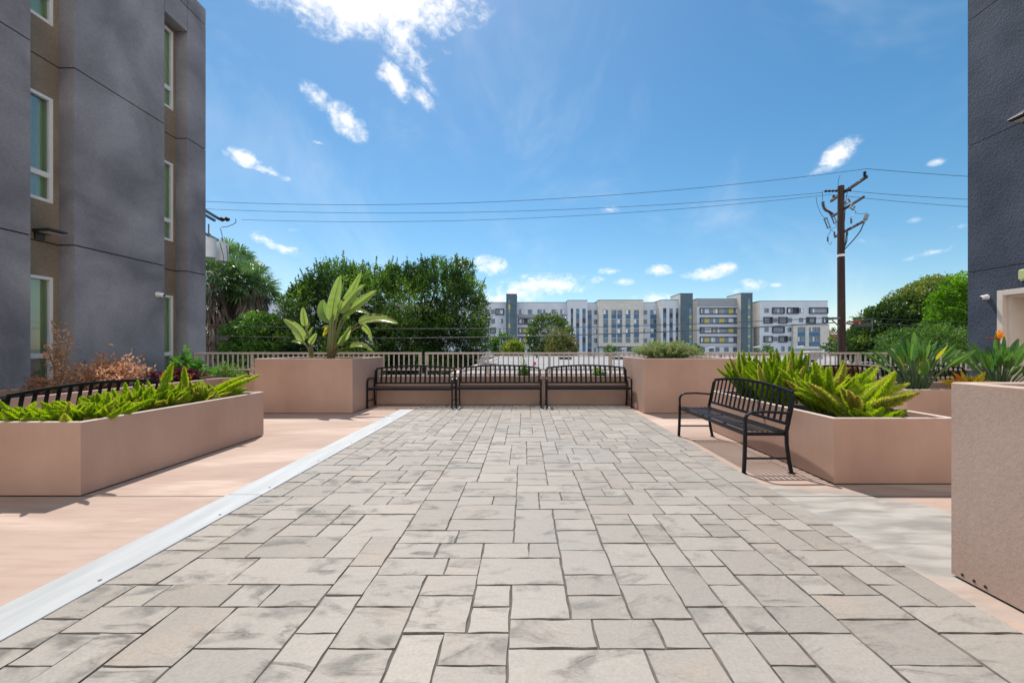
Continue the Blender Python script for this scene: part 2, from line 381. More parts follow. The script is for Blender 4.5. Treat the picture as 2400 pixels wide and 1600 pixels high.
def bez(a, b, c, k):
    a, b, c = Vector(a), Vector(b), Vector(c)
    return [a*(1-t)**2+b*2*t*(1-t)+c*t*t for t in [i/(k-1) for i in range(k)]]
def bevel(o, w, seg=2):
    b = o.modifiers.new('Bevel', 'BEVEL'); b.width = w; b.segments = seg; b.limit_method = 'ANGLE'; b.angle_limit = .6
    return o

# ------------------------------------------------------------------ camera, sun, sky
cam = bpy.data.cameras.new('camera'); co = bpy.data.objects.new('camera', cam); COL.objects.link(co)
co.location = (0,0,H); co.rotation_euler = (PI/2,0,0)
cam.sensor_width = 36; cam.lens = 36*F/2400; cam.shift_x = (1200-CX)/2400; cam.shift_y = (CY-800)/2400
cam.clip_start = .05; cam.clip_end = 3000
S.camera = co
sunv = Vector((-.17,.57,1)).normalized()
SUN_EL = math.asin(sunv.z); SUN_AZ = math.atan2(sunv.x, sunv.y)
sl = bpy.data.lights.new('sun', 'SUN'); sl.energy = 3.05; sl.angle = math.radians(.5); sl.color = (1,.95,.88)
so = bpy.data.objects.new('sun', sl); COL.objects.link(so); so.rotation_euler = (-sunv).to_track_quat('-Z','Y').to_euler(); so.location = sunv*40

def make_world():
    w = bpy.data.worlds.new('World'); S.world = w; w.use_nodes = True; nt = w.node_tree; L = nt.links.new
    bg = nt.nodes['Background']; bg.inputs['Strength'].default_value = .14
    sky = N(nt, 'ShaderNodeTexSky'); sky.sky_type = 'NISHITA'; sky.sun_disc = False; sky.sun_elevation = SUN_EL; sky.sun_rotation = SUN_AZ
    sky.air_density = 1.0; sky.dust_density = .35; sky.ozone_density = 2.0; sky.altitude = 0
    hs = N(nt, 'ShaderNodeHueSaturation'); hs.inputs['Saturation'].default_value = SKY_SAT; hs.inputs['Value'].default_value = SKY_VAL; hs.inputs['Hue'].default_value = .488; L(sky.outputs[0], hs.inputs['Color'])
    tc = N(nt, 'ShaderNodeTexCoord'); sp = N(nt, 'ShaderNodeSeparateXYZ'); L(tc.outputs['Generated'], sp.inputs[0])
    def mth(op, a, b=None, c=None, clamp=False):
        n = N(nt, 'ShaderNodeMath', operation=op, use_clamp=clamp)
        for i, v in enumerate((a, b, c)):
            if v is None: continue
            if isinstance(v, (int, float)): n.inputs[i].default_value = v
            else: L(v, n.inputs[i])
        return n.outputs[0]
    az = mth('ARCTAN2', sp.outputs[0], sp.outputs[1])
    rad = mth('SQRT', mth('ADD', mth('MULTIPLY', sp.outputs[0], sp.outputs[0]), mth('MULTIPLY', sp.outputs[1], sp.outputs[1])))
    el = mth('ARCTAN2', sp.outputs[2], rad)
    cb = N(nt, 'ShaderNodeCombineXYZ'); L(az, cb.inputs[0]); L(el, cb.inputs[1])
    def noise(scale, det, dist=0., st=(1,1,1)):
        mp = N(nt, 'ShaderNodeMapping'); mp.inputs['Scale'].default_value = st; L(cb.outputs[0], mp.inputs[0])
        n = N(nt, 'ShaderNodeTexNoise'); n.inputs['Scale'].default_value = scale; n.inputs['Detail'].default_value = det; n.inputs['Distortion'].default_value = dist; n.inputs['Roughness'].default_value = .62
        L(mp.outputs[0], n.inputs['Vector']); return n.outputs['Fac']
    n1 = noise(15, 10, .8); n2 = noise(48, 8, .6, (1,1.5,1))
    # cloud patches: native pixel centre, half width, half height, tilt(deg), weight
    C = [(845,0,280,74,-4,1.3),(935,75,95,55,35,1.0),(720,30,110,40,10,.7),(690,-25,170,55,0,.8),(1060,0,120,40,-20,.7),
         (930,192,50,26,40,.95),(912,178,30,16,0,.8),(985,228,40,20,30,.9),(1000,190,40,14,35,.55),(748,234,46,24,28,.8),(815,287,50,32,30,.85),
         (568,368,46,19,12,.85),(632,402,56,11,14,.7),(612,560,36,17,10,.72),(655,578,60,14,14,.72),(685,540,28,9,0,.42),
         (1040,120,22,9,0,.42),(1965,362,56,24,-28,.85),(1925,395,60,10,-25,.5),(1078,615,28,16,10,.7),(1150,622,42,20,8,.85),
         (1270,668,95,24,-2,.9),(1215,690,70,20,0,.7),(1330,672,60,14,0,.6),(1385,655,32,10,0,.5),(1430,635,34,8,0,.48),
         (1540,634,42,12,0,.75),(1660,640,60,15,-6,.72),(1700,626,28,11,0,.6),(1610,650,30,8,0,.42),(1760,668,36,13,0,.72),(1725,682,30,8,0,.5),
         (1820,668,24,6,0,.4),(2180,592,72,9,-8,.72),(2130,607,36,9,0,.6),(2015,563,34,9,5,.5),(2195,380,26,9,0,.42),(1545,700,75,14,-2,.62),
         (1170,700,60,24,-4,.85),(1465,660,30,9,0,.4),(2150,515,30,8,0,.3),(2250,532,28,7,0,.35),(1430,490,30,10,0,.3),(745,335,30,6,5,.35),
         (2700,300,200,90,-10,.8),(-300,250,240,110,10,.8),(-200,640,200,40,0,.8),(2900,620,220,50,0,.7)]
    acc = None
    for px, py, hw, hh, tilt, wt in C:
        u, v = (px-CX)/F, (CY-py)/F; a0 = math.atan(u); e0 = math.atan2(v, math.sqrt(1+u*u))
        ca = math.cos(a0); sa = hw/F*ca*ca; se = hh/F*math.cos(e0)**2*ca
        mp = N(nt, 'ShaderNodeMapping', vector_type='TEXTURE'); mp.inputs['Location'].default_value = (a0, e0, 0); mp.inputs['Rotation'].default_value = (0,0,math.radians(-tilt)); mp.inputs['Scale'].default_value = (sa*1.35, se*1.5, 1)
        L(cb.outputs[0], mp.inputs[0])
        ln = N(nt, 'ShaderNodeVectorMath', operation='LENGTH'); L(mp.outputs[0], ln.inputs[0])
        d = mth('MULTIPLY', mth('SUBTRACT', 1, ln.outputs['Value'], clamp=True), wt*1.15)
        acc = d if acc is None else mth('SMOOTH_MAX', acc, d, .04)
    mixn = mth('ADD', mth('MULTIPLY', mth('SUBTRACT', n1, .5), 2.1), mth('MULTIPLY', mth('SUBTRACT', n2, .5), 1.25))
    gate = N(nt, 'ShaderNodeMapRange', interpolation_type='SMOOTHSTEP'); L(acc, gate.inputs[0]); gate.inputs[1].default_value = .03; gate.inputs[2].default_value = .30
    den = mth('ADD', acc, mth('MULTIPLY', mixn, gate.outputs[0]))
    ms = N(nt, 'ShaderNodeMapRange', interpolation_type='SMOOTHSTEP'); L(den, ms.inputs[0]); ms.inputs[1].default_value = .06; ms.inputs[2].default_value = 1.28
    # thin high veil
    veil = N(nt, 'ShaderNodeMapRange', interpolation_type='SMOOTHSTEP'); L(noise(2.6, 5, .6), veil.inputs[0]); veil.inputs[1].default_value = .46; veil.inputs[2].default_value = .78; veil.inputs[4].default_value = .20
    # broken bright cloud added behind the camera, out of view, to fill shaded faces
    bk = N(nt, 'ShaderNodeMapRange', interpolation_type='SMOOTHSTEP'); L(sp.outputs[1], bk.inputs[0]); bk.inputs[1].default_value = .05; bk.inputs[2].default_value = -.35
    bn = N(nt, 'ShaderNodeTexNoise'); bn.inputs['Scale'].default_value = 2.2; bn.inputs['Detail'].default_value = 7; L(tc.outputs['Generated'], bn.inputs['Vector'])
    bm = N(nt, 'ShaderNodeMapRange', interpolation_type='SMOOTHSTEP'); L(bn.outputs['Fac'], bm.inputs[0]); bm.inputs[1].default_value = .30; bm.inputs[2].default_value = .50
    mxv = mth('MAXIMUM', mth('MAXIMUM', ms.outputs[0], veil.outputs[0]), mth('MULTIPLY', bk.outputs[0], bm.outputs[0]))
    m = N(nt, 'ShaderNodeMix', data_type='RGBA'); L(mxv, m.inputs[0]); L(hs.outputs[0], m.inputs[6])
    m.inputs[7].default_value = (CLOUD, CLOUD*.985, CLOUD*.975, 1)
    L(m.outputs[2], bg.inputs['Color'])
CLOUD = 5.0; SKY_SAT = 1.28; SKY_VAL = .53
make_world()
S.view_settings.view_transform = 'Standard'; S.view_settings.look = 'None'; S.view_settings.exposure = .84; S.view_settings.gamma = 1
S.render.engine = 'CYCLES'
try: S.cycles.use_denoising = True
except Exception: pass
S.cycles.max_bounces = 8; S.cycles.transparent_max_bounces = 12; S.cycles.sample_clamp_indirect = 6

# ------------------------------------------------------------------ ground
def profile_ground():
    mb = MB(); xs = [-700, -300, 300, 900]; prof = [(-80,-4.5),(56,-4.5),(66,-1.7),(220,-1.7),(1400,-1.7)]
    for i in range(len(prof)-1):
        (ya, za), (yb, zb) = prof[i], prof[i+1]
        mb.quads([[(xs[0],ya,za),(xs[-1],ya,za),(xs[-1],yb,zb),(xs[0],yb,zb)]])
    tag(mb.build('ground', 'asphalt'), kind='structure')
profile_ground()
mb = MB()
mb.box(-12, 14.5, -6, 10.3, -4.5, 0)
tag(mb.build('patio_floor', 'peach'), kind='structure')

# stamped ashlar paving: every slab is a pillowed quad with a worn edge
def paving():
    u = .0955; x0, x1, y0, y1 = -2.265, 2.2235, -2.054, 9.5
    nx, ny = round((x1-x0)/u), round((y1-y0)/u)
    g = np.zeros((ny, nx), int); tiles = []
    shapes = [(6,3,2.2),(4,3,4),(5,3,2.5),(4,2,5),(3,2,5),(6,2,2.4),(2,2,4),(3,3,2.2),(4,4,.5),(3,4,1.2),(2,3,1.6),(2,4,.8),(5,2,2)]
    R = random.Random(12)
    for j in range(ny):
        for i in range(nx):
            if g[j, i]: continue
            opts = []
            for w, h, p in shapes:
                if i+w > nx or j+h > ny or g[j:j+h, i:i+w].any(): continue
                r = i+w     # leave no one-cell slot on the right
                fr = 0
                while r+fr < nx and not g[j, r+fr] and fr < 3: fr += 1
                if fr == 1: continue
                opts.append((w, h, p*(1.0 if ny-(j+h) != 1 else .01)))
            if opts:
                tot = sum(o[2] for o in opts); q = R.random()*tot
                for w, h, p in opts:
                    q -= p
                    if q <= 0: break
            else:
                w = 1; h = 1
                while i+w < nx and not g[j, i+w] and w < 4: w += 1
                while j+h < ny and not g[j+h, i:i+w].any() and h < 3: h += 1
            g[j:j+h, i:i+w] = 1; tiles.append((i, j, w, h))
    mb = MB(); mb.box(x0, x1+.010, y0, y1, -.05, .0045, 1)
    for i, j, w, h in tiles:
        a0, a1, b0, b1 = x0+i*u, x0+(i+w)*u, y0+j*u, y0+(j+h)*u
        gap = .0020; z = .013; t = R.random()
        # ragged outline
        out = []
        def edge(pa, pb):
            n = max(2, int(math.dist(pa, pb)/.06))
            for k in range(n):
                f = k/n; jx, jy = (R.uniform(-.003,.003), R.uniform(-.003,.003))
                out.append((pa[0]+(pb[0]-pa[0])*f+jx, pa[1]+(pb[1]-pa[1])*f+jy))
        A, B, Cc, D = (a0+gap,b0+gap),(a1-gap,b0+gap),(a1-gap,b1-gap),(a0+gap,b1-gap)
        edge(A,B); edge(B,Cc); edge(Cc,D); edge(D,A)
        cx, cy = (a0+a1)/2, (b0+b1)/2
        n = len(out); tx, ty = R.uniform(-.004,.004), R.uniform(-.004,.004); z += R.uniform(-.0015,.002)
        vs = [(p[0], p[1], .002) for p in out]; ww = R.uniform(.0022,.005)
        for p in out:
            dx, dy = cx-p[0], cy-p[1]; dl = math.hypot(dx, dy); ww = min(.0075, max(.0014, ww+R.uniform(-.0025,.0024))); e = ww/dl
            vs.append((p[0]+dx*e, p[1]+dy*e, z+tx*(p[0]-cx)+ty*(p[1]-cy)))
        vs = np.array(vs)
        mb.add(vs, [(k, (k+1)%n, n+(k+1)%n, n+k) for k in range(n)], 2, t)
        mb.add(vs[n:], [tuple(range(n))], 0, t)
    o = mb.build('pavement', ['stone', 'grout', 'stone_edge']); tag(o, kind='structure')
paving()

# seam across the concrete, joint plate along the paving
def joint_plate(name, ya, yb, label):
    e = empty(name, (-2.42, ya, 0), 0, label, 'joint cover', 'metal joint cover plates beside the paving')
    m = MB(); L = yb-ya; m.box(-.15,.148,.003,L-.003,.002,.016); bevel(m.build('plate', 'plate', e), .003, 1)
    for k in range(int(L/.9)+1):
        y = .18+k*.9
        if y > L-.05: break
        s = MB(); s.tube([(.105,y,.014),(.105,y,.019)], [.011,.009], 10); s.build('screw', 'steel', e)
joint_plate('joint_cover', -1.5, 3.62, 'pale metal joint cover plate running along the paving in front, near the camera')
joint_plate('joint_cover', 3.62, 8.72, 'pale metal joint cover plate running from the seam to the row of benches')
m = MB()
for a, b in ((-12,-2.58),(2.2,14.4)): m.box(a, b, 3.612, 3.624, -.002, .0015)
tag(m.build('pavement_seam', 'grout'), kind='structure')

# ------------------------------------------------------------------ planters
def offset_poly(poly, d):
    n = len(poly); out = []
    for i in range(n):
        p0, p1, p2 = Vector(poly[i-1]), Vector(poly[i]), Vector(poly[(i+1)%n])
        e1 = (p1-p0).normalized(); e2 = (p2-p1).normalized()
        n1 = Vector((-e1.y, e1.x)); n2 = Vector((-e2.y, e2.x))
        b = (n1+n2); k = d/max(.2, (1+n1.dot(n2)))
        out.append(tuple(p1+b*k))
    return out
def planter(poly, h, label, soil=.09, wall=.045, body='planter', weep=(), dots=()):
    cx = sum(p[0] for p in poly)/len(poly); cy = sum(p[1] for p in poly)/len(poly)
    e = empty('planter', (cx, cy, 0), 0, label, 'planter', 'stucco planters on the patio')
    q = [(p[0]-cx, p[1]-cy) for p in poly]; n = len(q); inn = offset_poly(q, wall); base = offset_poly(q, .015)
    m = MB(); lay = []
    def ring(pp, z): return [(p[0], p[1], z) for p in pp]
    b = .006
    vs = ring(q, .012)+ring(q, h-b)+ring(offset_poly(q, b), h)+ring(offset_poly(q, wall-b), h)+ring(inn, h-b)+ring(inn, h-soil-.05)
    fs = []
    for r in range(5):
        for k in range(n): fs.append((r*n+k, r*n+(k+1)%n, (r+1)*n+(k+1)%n, (r+1)*n+k))
    m.add(vs, fs[:n], 0); 
    m.polys.pop(); m.V.pop(); m.n = 0
    m.add(vs, [f for f in fs if f[0] < n or f[0] >= 4*n], 0)
    m.V.append(np.zeros((0,3)))
    a = np.asarray([f for f in fs if n <= f[0] < 4*n], int); m.polys.append((a, 1, np.full(len(a), .5)))
    m.add(ring(base, -.001)+ring(base, .02), [(k, (k+1)%n, n+(k+1)%n, n+k) for k in range(n)], 2)
    m.build('body', [body, 'rim' if body == 'planter' else body, 'joint'], e)
    s = MB()
    # soil as a lumpy sheet
    s.add(ring(offset_poly(q, wall-.01), h-soil), [tuple(range(n))], 0); s.build('soil', 'soil', e)
    return e
def weep_holes(e, spots, x):
    for y, z in spots:
        m = MB(); m.tube([(x-e.location.x+.004,y-e.location.y,z),(x-e.location.x-.002,y-e.location.y,z)], .008, 10); m.build('weep_hole','joint',e)
def rect(x0, x1, y0, y1): return [(x0,y0),(x1,y0),(x1,y1),(x0,y1)]
planter(rect(-4.87,-3.83,3.61,6.14), .645, 'low beige planter filled with lying foxtail ferns, left of the pale metal strip')
planter([(-7.93,2.2),(-6.5,2.2),(-6.5,9.0),(-5.32,9.0),(-5.32,9.97),(-7.93,9.97)], .645, 'low planter along the grey building holding the dried brown shrub')
planter(rect(-5.29,-3.37,8.2,9.97), 1.08, 'tall beige planter with the giant banana-like plant', soil=.06)
planter(rect(2.35,4.28,8.2,9.97), 1.08, 'tall beige planter topped by a grey-green herb bush', soil=.06)
planter(rect(-3.355,2.335,9.5,9.97), .65, 'long low planter wall behind the row of three benches', soil=.05)
planter(rect(2.91,4.07,3.93,6.5), .625, 'low planter with upright foxtail ferns behind the single bench', soil=.13)
planter(rect(5.95,9.3,6.5,7.95), .64, 'low planter holding the two bird of paradise clumps')
ep = planter(rect(2.41,3.9,.4,2.36), 1.09, 'tall rough stucco planter at the near right edge', body='planter_rough', soil=.16, wall=.07)
weep_holes(ep, ((2.30,.035),(2.24,.035),(2.185,.035)), 2.41)
planter(rect(4.6,10.9,9.72,9.985), .6, 'low planter wall with orange succulents behind the far right benches', soil=.05)

# ------------------------------------------------------------------ benches
def make_bench():
    e = empty('park_bench', (0,0,0), 0, '-', 'bench', 'black metal park benches')
    W = .915
    seat = MB()
    for k in range(8):
        y = -.196+k*.053; z = .425+.012*((k-3.5)/3.5)**2
        seat.box(-W+.035, W-.035, y-.0128, y+.0128, z-.004, z+.004)
    seat.box(-W+.03, W-.03, -.232,-.224,.385,.432); seat.box(-W+.03, W-.03, .176,.184,.39,.43)
    for s in (-1,1): seat.box(s*(W-.03)-.012, s*(W-.03)+.012, -.222,.19,.385,.419)
    for s in (-.3,.3): seat.box(s-.009, s+.009, -.222,.175,.402,.414)
    bevel(seat.build('seat', 'iron', e), .002, 1)
    def by(z): return .195+(z-.43)*.20          # leaning back
    back = MB()
    xs = np.linspace(-W+.045, W-.045, 25)
    top = lambda x: .825+.058*(1-(x/(W-.045))**2)
    back.ribbon([(x, by(top(x)), top(x)) for x in xs], .022, .034, side=(0,1,0))
    back.ribbon([(x, by(.505), .505) for x in (-W+.045, W-.045)], .022, .03, side=(0,1,0))
    for s in (-1,1):
        x = s*(W-.045)
        back.bar((x, by(.49), .49), (x, by(top(x))+.001, top(x)+.016), .030, .018, up=(0,1,0))
    n = 15
    for k in range(n):
        x = -W+.045+(k+1)*(2*W-.09)/(n+1)
        back.bar((x, by(.515), .515), (x, by(top(x)-.012), top(x)-.012), .043, .006, up=(0,1,0))
    bevel(back.build('backrest', 'iron', e), .002, 1)
    for s in (-1,1):
        x = s*(W-.014)
        f = MB()
        f.ribbon([(x,-.245,.0),(x,-.238,.12),(x,-.232,.30),(x,-.230,.45)], .030, .034, side=(1,0,0))
        f.box(x-.024,x+.024,-.275,-.215,0,.008); bevel(f.build('leg','iron',e), .004, 1)
        r = MB()
        r.ribbon([(x,.245,.0),(x,.215,.14),(x,.195,.30),(x,.192,.43),(x,by(.62),.62),(x,by(.80),.80)], .026, .034, side=(1,0,0))
        r.box(x-.024,x+.024,.215,.275,0,.008); bevel(r.build('leg','iron',e), .004, 1)
        a = MB()
        pts = [(x,-.230,.44),(x,-.232,.54)]+[(x,-.232+.085*(1-math.cos(t)),.54+.085*math.sin(t)) for t in np.linspace(.2,PI/2,6)]+[(x,.0,.630),(x,.13,.622),(x,by(.615),.615)]
        a.ribbon(pts, .036, .024, side=(1,0,0)); bevel(a.build('armrest','iron',e), .005, 2)
        t = MB(); t.tube([(x,-.238,.155),(x,.213,.155)], .011, 8); t.build('stretcher','iron',e)
    return e
b0 = make_bench()
def put(b, x, y, rz, label):
    b.location = (x,y,.0145 if -2.27 < x < 2.19 else 0); b.rotation_euler = (0,0,rz); b['label'] = label; return b
put(b0, 2.49, 5.18, -PI/2, 'single black slatted bench standing before the upright foxtail fern planter, its striped shadow beneath')
for x, y, rz, lab in ((-2.44,9.13,0,'black bench in the row of three, beside the tall planter with the banana-like plant'),
                      (-.545,9.13,0,'black bench in the middle of the row of three'),
                      (1.38,9.13,0,'black bench in the row of three, beside the planter topped by a herb bush'),
                      (-5.24,4.9,-PI/2,'black bench backing onto the lying foxtail fern planter, only its arched back showing'),
                      (7.30,9.3,0,'far black bench half hidden behind the upright ferns and orange succulents'),
                      (9.16,9.3,0,'far black bench half hidden behind the two bird of paradise clumps')):
    put(copy_tree(b0), x, y, rz, lab)

# ------------------------------------------------------------------ railing
def railing(xa, xb, label):
    Y = 10.10; e = empty('railing', ((xa+xb)/2, Y, 0), 0, label, 'railing', 'beige metal railings at the patio edge'); c = (xa+xb)/2
    m = MB(); m.box(xa-c, xb-c, -.03,.03,1.135,1.18); bevel(m.build('top_rail','rail',e), .006)
    m = MB(); m.box(xa-c, xb-c, -.018,.018,.745,.785); m.build('bottom_rail','rail',e)
    m = MB(); x = xa+.07
    while x < xb-.03:
        m.box(x-c-.014, x-c+.014, -.012,.012,.785,1.135); x += .1215
    m.build('baluster_panel','rail',e)
    k = max(1, round((xb-xa)/1.52))
    for i in range(k+1):
        x = xa+.03+(xb-xa-.06)*i/k-c; p = MB(); p.box(x-.026,x+.026,-.026,.026,0,1.1345); p.build('post','rail',e)
railing(-7.96, -2.475, 'beige metal railing running from the grey building to the dark gap behind the first bench')
railing(-2.40, 11.05, 'long beige metal railing running from the gap to the dark blue building')

# ------------------------------------------------------------------ left building
def window(parent, loc, w, h, trans, blind=None, rz=0):
    """window facing local -y; w along x. trans = height of the lower light"""
    f = MB(); t = .055
    f.box(-w/2, w/2, -.045,.03, 0, t); f.box(-w/2, w/2, -.045,.03, h-t, h)
    for s in (-1,1): f.box(s*(w/2-t/2)-t/2, s*(w/2-t/2)+t/2, -.045,.03, t, h-t)
    f.box(-w/2+t, w/2-t, -.038,.028, trans-.045, trans+.045)
    o = f.build('window','frame_white',parent); o.location = loc; o.rotation_euler = (0,0,rz); bevel(o, .005, 1)
    g = MB(); g.quads([[(-w/2+t,0,t),(w/2-t,0,t),(w/2-t,0,trans-.045),(-w/2+t,0,trans-.045)],[(-w/2+t,0,trans+.045),(w/2-t,0,trans+.045),(w/2-t,0,h-t),(-w/2+t,0,h-t)]]); g.build('pane','glass',o)
    if blind:
        b = MB(); zb = t
        b.quads([[(-w/2+t,.09,t),(w/2-t,.09,t),(w/2-t,.09,h-t),(-w/2+t,.09,h-t)]], 1)
        b.quads([[(w/2-t,.09,t),(w/2-t,.028,t),(w/2-t,.028,h-t),(w/2-t,.09,h-t)]], 1)
        a, c = blind
        k = 0; z = h-t-.02
        while z > t+.02:
            if a <= z/h <= c:
                b.quads([[(-w/2+t,.062,z-.034),(w/2-.17,.062,z-.034),(w/2-.17,.042,z-.002),(-w/2+t,.042,z-.002)]], 0)
            z -= .036
        b.build('blind', ['blind','room'], o)
    else:
        b = MB(); b.quads([[(-w/2+t,.05,t),(w/2-t,.05,t),(w/2-t,.05,h-t),(-w/2+t,.05,h-t)],[(w/2-t,.05,t),(w/2-t,.028,t),(w/2-t,.028,h-t),(w/2-t,.05,h-t)]], 0); b.build('curtain','room',o)
    return o
def left_building():
    e = empty('grey_building', (-9,6,-4.5), 0, 'dark grey stucco building with olive window recesses, left of the patio', 'building')
    ox, oy, oz = -9, 6, -4.5
    def loc(x,y,z): return (x-ox,y-oy,z-oz)
    J = [-4.5, 0.0, 3.10, 6.23, 9.32, 9.72]; g = .011
    wall = MB(); rec = MB(); XW, XR = -7.95, -8.225
    def seg(mb, x0, x1, y0, y1, zs, m=0):
        for a, b in zip(zs[:-1], zs[1:]):
            mb.box(x0-ox, x1-ox, y0-oy, y1-oy, a+(g if a > -4 else 0)-oz, b-(g if b < 9.7 else 0)-oz, m)
    Jl = [-4.5, 3.10, 6.23, 9.32, 9.72]
    seg(wall, -8.5, XW, -6, 6.73, Jl); seg(wall, -8.5, XW, 7.39, 9.235, Jl)
    seg(wall, -8.5, XW, 9.87, 10.43, Jl)
    # lintel above the second recess, set between vertical joints
    seg(wall, -8.5, XW, 9.25, 9.855, [8.725, 9.32, 9.72])
    # core (seen only in the joints), body of the building
    core = MB(); core.box(-13-ox,-8.5-ox,-6-oy,10.43-oy,0,9.70-oz)
    wall.box(-8.49-ox, XW-.02-ox, -5.9-oy, 6.715-oy, 0, 9.70-oz, 1); wall.box(-8.49-ox, XW-.02-ox, 7.405-oy, 9.22-oy, 0, 9.70-oz, 1); wall.box(-8.49-ox, XW-.02-ox, 9.885-oy, 10.415-oy, 0, 9.70-oz, 1); wall.box(-8.49-ox, XW-.02-ox, 9.21-oy, 9.89-oy, 8.74-oz, 9.70-oz, 1)
    wall.box(-12.9-ox, -8.48-ox, -5.9-oy, 10.42-oy, 9.70-oz, 9.715-oz, 0)
    w = wall.build('wall', ['stucco_dark','joint'], e)
    c = core.build('core_wall', 'stucco_dark', e)
    for ya, yb, top, wa, wb, wins in ((6.73,7.39,9.72,6.735,7.29,((.68,2.51),(3.79,5.61),(6.87,8.70))),(9.235,9.87,8.725,9.25,9.78,((.68,2.50),(3.76,5.58),(6.82,8.66)))):
        zs = sorted([-4.5, top]+[z for z in (3.10,6.23,9.32) if z < top]+[z for w in wins for z in w])
        for a, b in zip(zs[:-1], zs[1:]):
            isw = any(abs(a-w[0]) < .01 for w in wins)
            ga = g if any(abs(a-j) < .01 for j in Jl[1:]) else 0; gb = g if any(abs(b-j) < .01 for j in Jl[1:]) else 0
            rec.box(-8.5-ox, XR-ox, (wb if isw else ya+.001)-oy, yb-.001-oy, a+ga-oz, b-gb-oz)
        for j in (3.10, 6.23, 9.32):
            if j < top-.1: rec.box(-8.49-ox, XR-.02-ox, ya+.002-oy, yb-.002-oy, j-.03-oz, j+.03-oz, 1)
    rec.build('recess_wall', ['stucco_olive','joint'], e)
    # windows face +x : rotate local -y to +x -> +90 deg
    for z0, h, bl in ((6.87,1.83,(0,.0)),(3.79,1.82,(0,1)),(.68,1.83,(0,.72))):
        window(e, loc(XR-.03, 6.98, z0), .62, h, .47, bl, PI/2)
    for z0, h in ((6.82,1.84),(3.76,1.82),(.68,1.82)):
        window(e, loc(XR-.03, 9.515, z0), .53, h, .47, None, PI/2)
    return e
left_building()

# wall lamp in the recess
e = empty('wall_lamp', (-8.224,7.08,3.22), PI/2, 'dark flat LED wall lamp in the olive recess', 'wall lamp')
m = MB(); m.box(-.07,.07,-.03,0,-.10,.06); m.build('bracket','fixture',e)
m = MB(); m.add([(-.13,-.03,.0),(.13,-.03,.0),(.15,-.34,.03),(-.15,-.34,.03),(-.13,-.03,.05),(.13,-.03,.05),(.15,-.34,.065),(-.15,-.34,.065)], [(3,2,1,0),(4,5,6,7),(0,1,5,4),(1,2,6,5),(2,3,7,6),(3,0,4,7)]); bevel(m.build('housing','fixture',e), .012)
m = MB(); m.box(-.10,.10,-.29,-.10,.004,.012); m.build('lens','fixture_lens',e)

def security_camera(loc, rz, aim, label):
    e = empty('security_camera', loc, rz, label, 'security camera', 'white security cameras on the walls')
    m = MB(); m.tube([(0,0,0),(0,-.02,0),(0,-.035,0)], [.062,.062,.05], 16); m.build('base','white_plastic',e, smooth=False)
    d = Vector(aim).normalized(); p = Vector((0,-.055,0))
    m = MB(); m.tube([p-d*.055, p-d*.05, p-d*.02, p+d*.06, p+d*.075], [.02,.042,.052,.050,.040], 16); m.build('housing','white_plastic',e, smooth=True)
    m = MB(); m.tube([p+d*.074, p+d*.082], [.036,.030], 16); m.build('lens','black_plastic',e)
security_camera((-7.948,9.06,2.44), PI/2, (.25,-.9,-.2), 'small white security camera on the grey wall beside the narrow windows')
security_camera((11.058,9.99,2.50), -PI/2, (-.25,-.9,-.2), 'small white security camera on the dark blue wall beside the doorway')

# ------------------------------------------------------------------ right building
def right_building():
    ox, oy, oz = 13, 5, -4.5
    e = empty('navy_building', (ox,oy,oz), 0, 'dark blue stucco building with a cream doorway, right of the patio', 'building')
    X = 11.06; g = .008; wall = MB(); zs = [-4.5, 3.16, 6.30, 9.42, 13.0]
    for a, b in zip(zs[:-1], zs[1:]):
        a2, b2 = a+(g if a > -4 else 0)-oz, b-(g if b < 12 else 0)-oz
        if a < 0:
            wall.box(X-ox, 16-ox, 9.78-oy, 10.43-oy, a2, b2); wall.box(X-ox, 16-ox, -6-oy, 7.6-oy, a2, b2)
            wall.box(X-ox, 16-ox, 7.6-oy, 9.78-oy, 2.62-oz, b2); wall.box(X-ox,16-ox,7.6-oy,9.78-oy,a2,-.002-oz)
        else: wall.box(X-ox, 16-ox, -6-oy, 10.43-oy, a2, b2)
    wall.box(X+.015-ox, 15.9-ox, -5.9-oy, 10.415-oy, 3.0-oz, 12.9-oz, 1)
    wall.build('wall', ['stucco_navy','joint'], e)
    f = MB()
    f.box(X-.012-ox, X+.10-ox, 9.66-oy, 9.779-oy, -oz, 2.619-oz); f.box(X-.012-ox, X+.10-ox, 7.601-oy, 9.659-oy, 2.50-oz, 2.619-oz)
    f.box(X+.10-ox, X+.42-ox, 9.60-oy, 9.779-oy, -oz, 2.55-oz); f.box(X+.10-ox, X+.42-ox, 7.601-oy, 9.599-oy, 2.44-oz, 2.55-oz)
    bevel(f.build('door_frame','cream',e), .006)
    d = MB(); d.box(X+.42-ox, X+.50-ox, 7.601-oy, 9.70-oy, -oz, 2.55-oz, 0)
    d.box(X+.405-ox, X+.419-ox, 8.62-oy, 9.48-oy, .02-oz, 2.30-oz, 1); bevel(d.build('door', ['cream','door_paint'], e), .004)
    return e
right_building()
for z, lab in ((6.43,'dark wedge wall light on the blue wall, the lower of two'),(9.62,'dark wedge wall light high on the blue wall at the top of the picture')):
    e = empty('wall_light', (11.058, 9.12, z), -PI/2, lab, 'wall light', 'wedge wall lights on the dark blue building')
    m = MB(); w = .15
    m.add([(-w,0,-.17),(w,0,-.17),(-w,0,.13),(w,0,.13),(-w,-.36,-.13),(w,-.36,-.13),(-w,-.36,-.10),(w,-.36,-.10)], [(0,4,5,1),(4,6,7,5),(6,2,3,7),(2,0,1,3),(0,2,6,4),(1,5,7,3)]); bevel(m.build('housing','fixture',e), .006, 1)
    m = MB(); m.box(-.11,.11,-.28,-.08,-.172,-.158); m.build('lens','fixture_lens',e)
